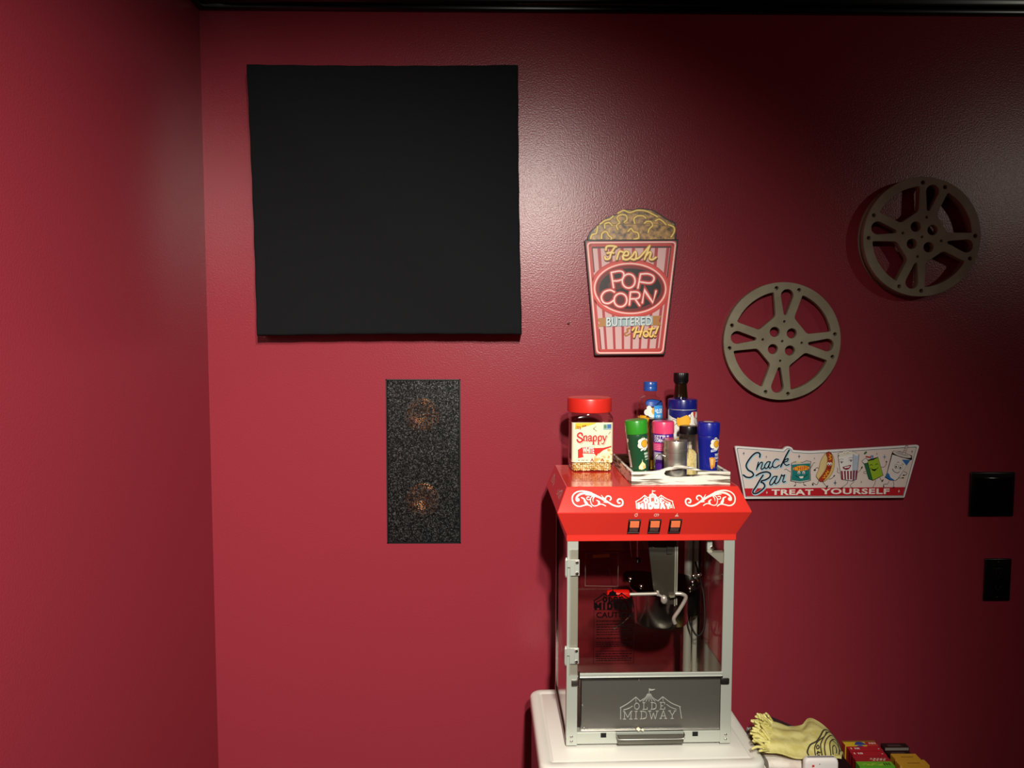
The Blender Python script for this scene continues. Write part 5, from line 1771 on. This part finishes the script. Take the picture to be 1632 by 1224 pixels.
for k in range(80):
    t_ = rnd.random()
    s0 = rnd.choice([0.0, 0.0, 0.02, 0.05])
    p = tw(s0, t_, 0.001)
    L_ = rnd.uniform(0.024, 0.040)
    up = rnd.uniform(0.15, 1.0) * (1.15 - t_ * .6)
    d = Vector((-0.75 + rnd.uniform(-.25, .35), rnd.uniform(-.5, .35), up)).normalized()
    side = Vector((rnd.uniform(-1, 1), rnd.uniform(-1, 1), rnd.uniform(-.6, .6))) * 0.006
    q1, q2 = p + d * L_ * .55, p + d * L_ * .85 + side - Vector((0, 0, .003))
    mb.tube([p, q1 + side * .4, q2], [0.0032, 0.0026], YEL, 7, True, 4)
    mb.ball(tuple(q2), 0.0027, YEL, sub=1)
mb.build('fringe', yt, smooth=60)
arcs = [[(0.494, 0.983), (0.463, 0.892), (0.506, 0.775), (0.625, 0.633), (0.706, 0.275)], [(0.706, 0.275), (0.762, 0.108), (0.812, 0.02), (0.856, 0.04), (0.931, 0.2), (0.985, 0.608)],
        [(0.588, 0.985), (0.575, 0.833), (0.594, 0.733), (0.7, 0.5), (0.738, 0.267)], [(0.669, 0.985), (0.656, 0.75), (0.675, 0.625), (0.781, 0.142)],
        [(0.706, 0.975), (0.7, 0.742), (0.731, 0.55), (0.8, 0.283), (0.856, 0.1)], [(0.787, 0.95), (0.769, 0.692), (0.8, 0.533), (0.875, 0.267), (0.938, 0.608), (0.956, 0.925)],
        [(0.838, 0.933), (0.819, 0.733), (0.856, 0.633), (0.894, 0.717), (0.906, 0.883)], [(0.6, 0.775), (0.625, 0.733), (0.637, 0.775), (0.613, 0.808), (0.6, 0.775)],
        [(0.6, 0.892), (0.65, 0.867)], [(0.606, 0.91), (0.619, 0.85), (0.644, 0.892)], [(0.613, 0.983), (0.6, 0.95), (0.631, 0.925), (0.644, 0.975)], [(0.812, 0.508), (0.894, 0.467), (0.969, 0.708)]]
mb = MB()
PR = mat('towel_print', '#3a3526', 0.9)
for k, arc in enumerate(arcs):
    Q = cr([Vector(p) for p in arc], 14)
    W3 = [tw(q.x, q.y, 0.0006) for q in Q]
    hwid = 0.0016 if k < 2 else 0.0012
    vs = []
    for i, p in enumerate(W3):
        d = W3[min(i + 1, len(W3) - 1)] - W3[max(i - 1, 0)]
        nrm = Vector((0.1, -0.5, 1)).normalized()
        sd = d.cross(nrm).normalized() * hwid
        vs += [p + sd, p - sd, p - sd - nrm * .002, p + sd - nrm * .002]
    mb.loft([vs[4 * i:4 * i + 4] for i in range(len(W3))], PR)
mb.build('dark_print', yt, smooth=0)

# white carton and dark case by the towels
cb = thing('white_carton', 'small white carton with red print standing in front of the yellow towel', 'carton', (0.668, -0.4515, BZ))
mb = MB()
mb.loft([[(x, y, z) for x, y in rr(0.036 - i_, 0.0085 - i_ * .5, .006, 5)] for i_, z in ((0.001, 0), (0, 0.002), (0, 0.100), (0.001, 0.106), (0.004, 0.110), (0.008, 0.1115))], mat('white_card', '#dfdad6', 0.5))
mb.build('carton_body', cb, smooth=60)
a = Art()
a.fill([(-0.021, 0.062), (-0.016, 0.062), (-0.016, 0.099), (-0.021, 0.099)], '#c43a3a', 0)
a.fill([(-0.0205, 0.090), (-0.0145, 0.090), (-0.0145, 0.094), (-0.0205, 0.094)], '#f0e6e2', 1)
a.fill(circ(-0.005, 0.1005, 0.0012, n=8), '#4a4444', 0)
a.flat('red_print', cb, (0, -0.0085, 0))
mb = MB()
p = [(0.640, BZ), (0.745, BZ), (0.745, 0.578), (0.716, 0.592), (0.652, 0.620), (0.640, 0.622)]
mb.loft([[(x, -0.212, z) for x, z in p], [(x, -0.185, z) for x, z in p]], mat('charcoal_case', '#2e2628', 0.6))
tag(mb.build('flat_case', smooth=0), 'dark grey flat case with sloping edge behind the yellow towel', 'case')

# candy boxes
def candy(name, label, xc, yf, ztop, wid, dep, colors, deco, group, tilt=0.0):
    z0 = LZ
    h = ztop - z0
    t = thing(name, label, 'candy box', (xc, yf + dep / 2, z0), 0, group)
    m = mat('card_' + colors[0].lstrip('#'), colors[0], 0.35)
    MB().box((-wid / 2, -dep / 2, 0), (wid / 2, dep / 2, h), m, 0.0008, 1).build('box_body', t)
    for k, fn in enumerate(deco):
        a = Art(d=0.0001)
        fn(a, wid, dep, h)
        if k == 0:
            a.flat('front_print', t, (0, -dep / 2, 0))
        else:
            o = a.flat('top_print', t)
            o.matrix_local = Matrix.Translation((0, 0, h)) @ Matrix.Rotation(-PI / 2, 4, 'X')
    return t


def d_yel_f(a, w, d, h):
    a.fill([(-w / 2, 0), (w / 2, 0), (w / 2, h), (-w / 2, h)], '#d9b42c', 0)
    a.fill([(0.008, 0), (w / 2, 0), (w / 2, h), (0.014, h)], '#b8322c', 1)
    a.fill(circ(-0.004, h - .014, 0.016, 0.014, 20), '#2c4f8e', 2)
def d_yel_t(a, w, d, h):
    a.fill([(-w / 2, -d / 2), (w / 2, -d / 2), (w / 2, d / 2), (-w / 2, d / 2)], '#e2c231', 0)
    a.fill([(0.010, -d / 2), (w / 2, -d / 2), (w / 2, d / 2), (0.016, d / 2)], '#b8322c', 1)
    a.fill(cr([Vector(p) for p in ((-0.018, -d / 2), (-0.010, 0.002), (0.0, 0.005), (0.008, 0.001), (0.013, -d / 2))], 5), '#2c4f9a', 2)
    for x in (0.022, 0.027, 0.031, 0.036):
        a.fill([(x, -.006), (x + .003, -.006), (x + .003, 0.001), (x, 0.001)], '#efd9cf', 2)
    a.fill([(-w / 2, d / 2 - .006), (w / 2, d / 2 - .006), (w / 2, d / 2), (-w / 2, d / 2)], '#8a6a2a', 3)
def d_red_f(a, w, d, h):
    a.fill([(-w / 2, 0), (w / 2, 0), (w / 2, h), (-w / 2, h)], '#a81f2c', 0)
def d_red_t(a, w, d, h):
    a.fill([(-w / 2, -d / 2), (w / 2, -d / 2), (w / 2, d / 2 - .004), (-w / 2, d / 2 - .004)], '#b8242f', 0)
    for x in (-0.036, -0.026, -0.021, -0.017):
        a.fill([(x, -.004), (x + .003, -.004), (x + .0035, 0.003), (x + .0005, 0.003)], '#eedad4', 2)
    a.fill(circ(0.034, -.003, .0018, n=8), '#eedad4', 2)
def d_redw_t(a, w, d, h):
    a.fill([(-w / 2, -d / 2), (w / 2, -d / 2), (w / 2, d / 2), (-w / 2, d / 2)], '#a8272f', 0)
    for k in range(14):
        a.fill(circ(-0.004 + k * .0028, -.004 + .004 * math.sin(k * 2.1), 0.003, .0022, 9), random.choice(['#d9b9a8', '#c98a78', '#e4d4c4']), 1)
def d_grn_f(a, w, d, h):
    a.fill([(-w / 2, 0), (w / 2, 0), (w / 2, h), (-w / 2, h)], '#5fae2a', 0)
def d_grn_t(a, w, d, h):
    a.fill([(-w / 2, -d / 2), (w / 2, -d / 2), (w / 2, d / 2), (-w / 2, d / 2)], '#6cb52e', 0)
    for k in range(9):
        a.fill(circ(-0.03 + k * .006, -.002 + .003 * math.sin(k * 1.7), 0.004, .0025, 9), random.choice(['#b5d23a', '#8cc63a', '#d9e06a']), 1)
    for x in (0.020, 0.026, 0.032):
        a.fill([(x, -.006), (x + .003, -.006), (x + .003, .004), (x, .004)], '#28501c', 2)
def d_dk(a, w, d, h):
    a.fill([(-w / 2, 0), (w / 2, 0), (w / 2, h), (-w / 2, h)], '#241816', 0)
    a.fill([(-w / 2 + .002, h - .008), (w / 2 - .002, h - .008), (w / 2 - .002, h - .001), (-w / 2 + .002, h - .001)], '#8a8078', 1)
def d_dk_t(a, w, d, h):
    a.fill([(-.02, -.006), (.014, -.006), (.014, .003), (-.02, .003)], '#4a3c3a', 0)
def d_gold(a, w, d, h):
    a.fill([(-w / 2, 0), (w / 2, 0), (w / 2, h), (-w / 2, h)], '#c8922a', 0)
    a.fill([(-w / 2 + .003, 0), (-w / 2 + .005, 0), (-w / 2 + .005, h), (-w / 2 + .003, h)], '#e0b85c', 1)
    dashes(a, -.004, .022, h - .014, .004, '#6a4410', 2)
def d_gold_t(a, w, d, h):
    a.fill([(-w / 2, -d / 2), (w / 2, -d / 2), (w / 2, d / 2), (-w / 2, d / 2)], '#cf9c30', 0)
    dashes(a, -.012, .018, -.004, .0035, '#8a5c18', 2)


G1 = 'theatre candy boxes in the left row'
candy('candy_box', 'yellow and red candy box with a blue arc at the back of the left row', 0.914, -0.1330, 0.5120, 0.084, 0.0200, ('#b8452c',), (d_yel_f, d_yel_t), G1)
candy('candy_box', 'red candy box directly in front of the yellow and red one', 0.916, -0.1550, 0.5100, 0.084, 0.0205, ('#a81f2c',), (d_red_f, d_red_t), G1)
candy('candy_box', 'red candy box, second red one from the wall', 0.9135, -0.1780, 0.5105, 0.084, 0.0205, ('#a5202b',), (d_red_f, d_red_t), G1)
candy('candy_box', 'red candy box with pale speckles just behind the green box', 0.9105, -0.2020, 0.5110, 0.086, 0.0210, ('#9e1e28',), (d_red_f, d_redw_t), G1)
candy('candy_box', 'bright green candy box at the front of the left row', 0.9075, -0.2260, 0.5115, 0.086, 0.0210, ('#58a528',), (d_grn_f, d_grn_t), G1)
G2 = 'candy boxes in the right row'
candy('candy_box', 'dark brown candy box nearest the wall in the right row', 1.0040, -0.1340, 0.5060, 0.064, 0.0200, ('#1d1413',), (d_dk, d_dk_t), G2)
candy('candy_box', 'dark brown candy box just behind the gold boxes', 0.9985, -0.1640, 0.5030, 0.060, 0.0200, ('#1a1110',), (d_dk, d_dk_t), G2)
candy('candy_box', 'gold candy box behind the other gold box', 0.9925, -0.2060, 0.5170, 0.062, 0.0240, ('#c08a28',), (d_gold, d_gold_t), G2)
candy('candy_box', 'gold candy box at the front of the right row', 0.9935, -0.2340, 0.5180, 0.072, 0.0240, ('#b98424',), (d_gold, d_gold_t), G2)
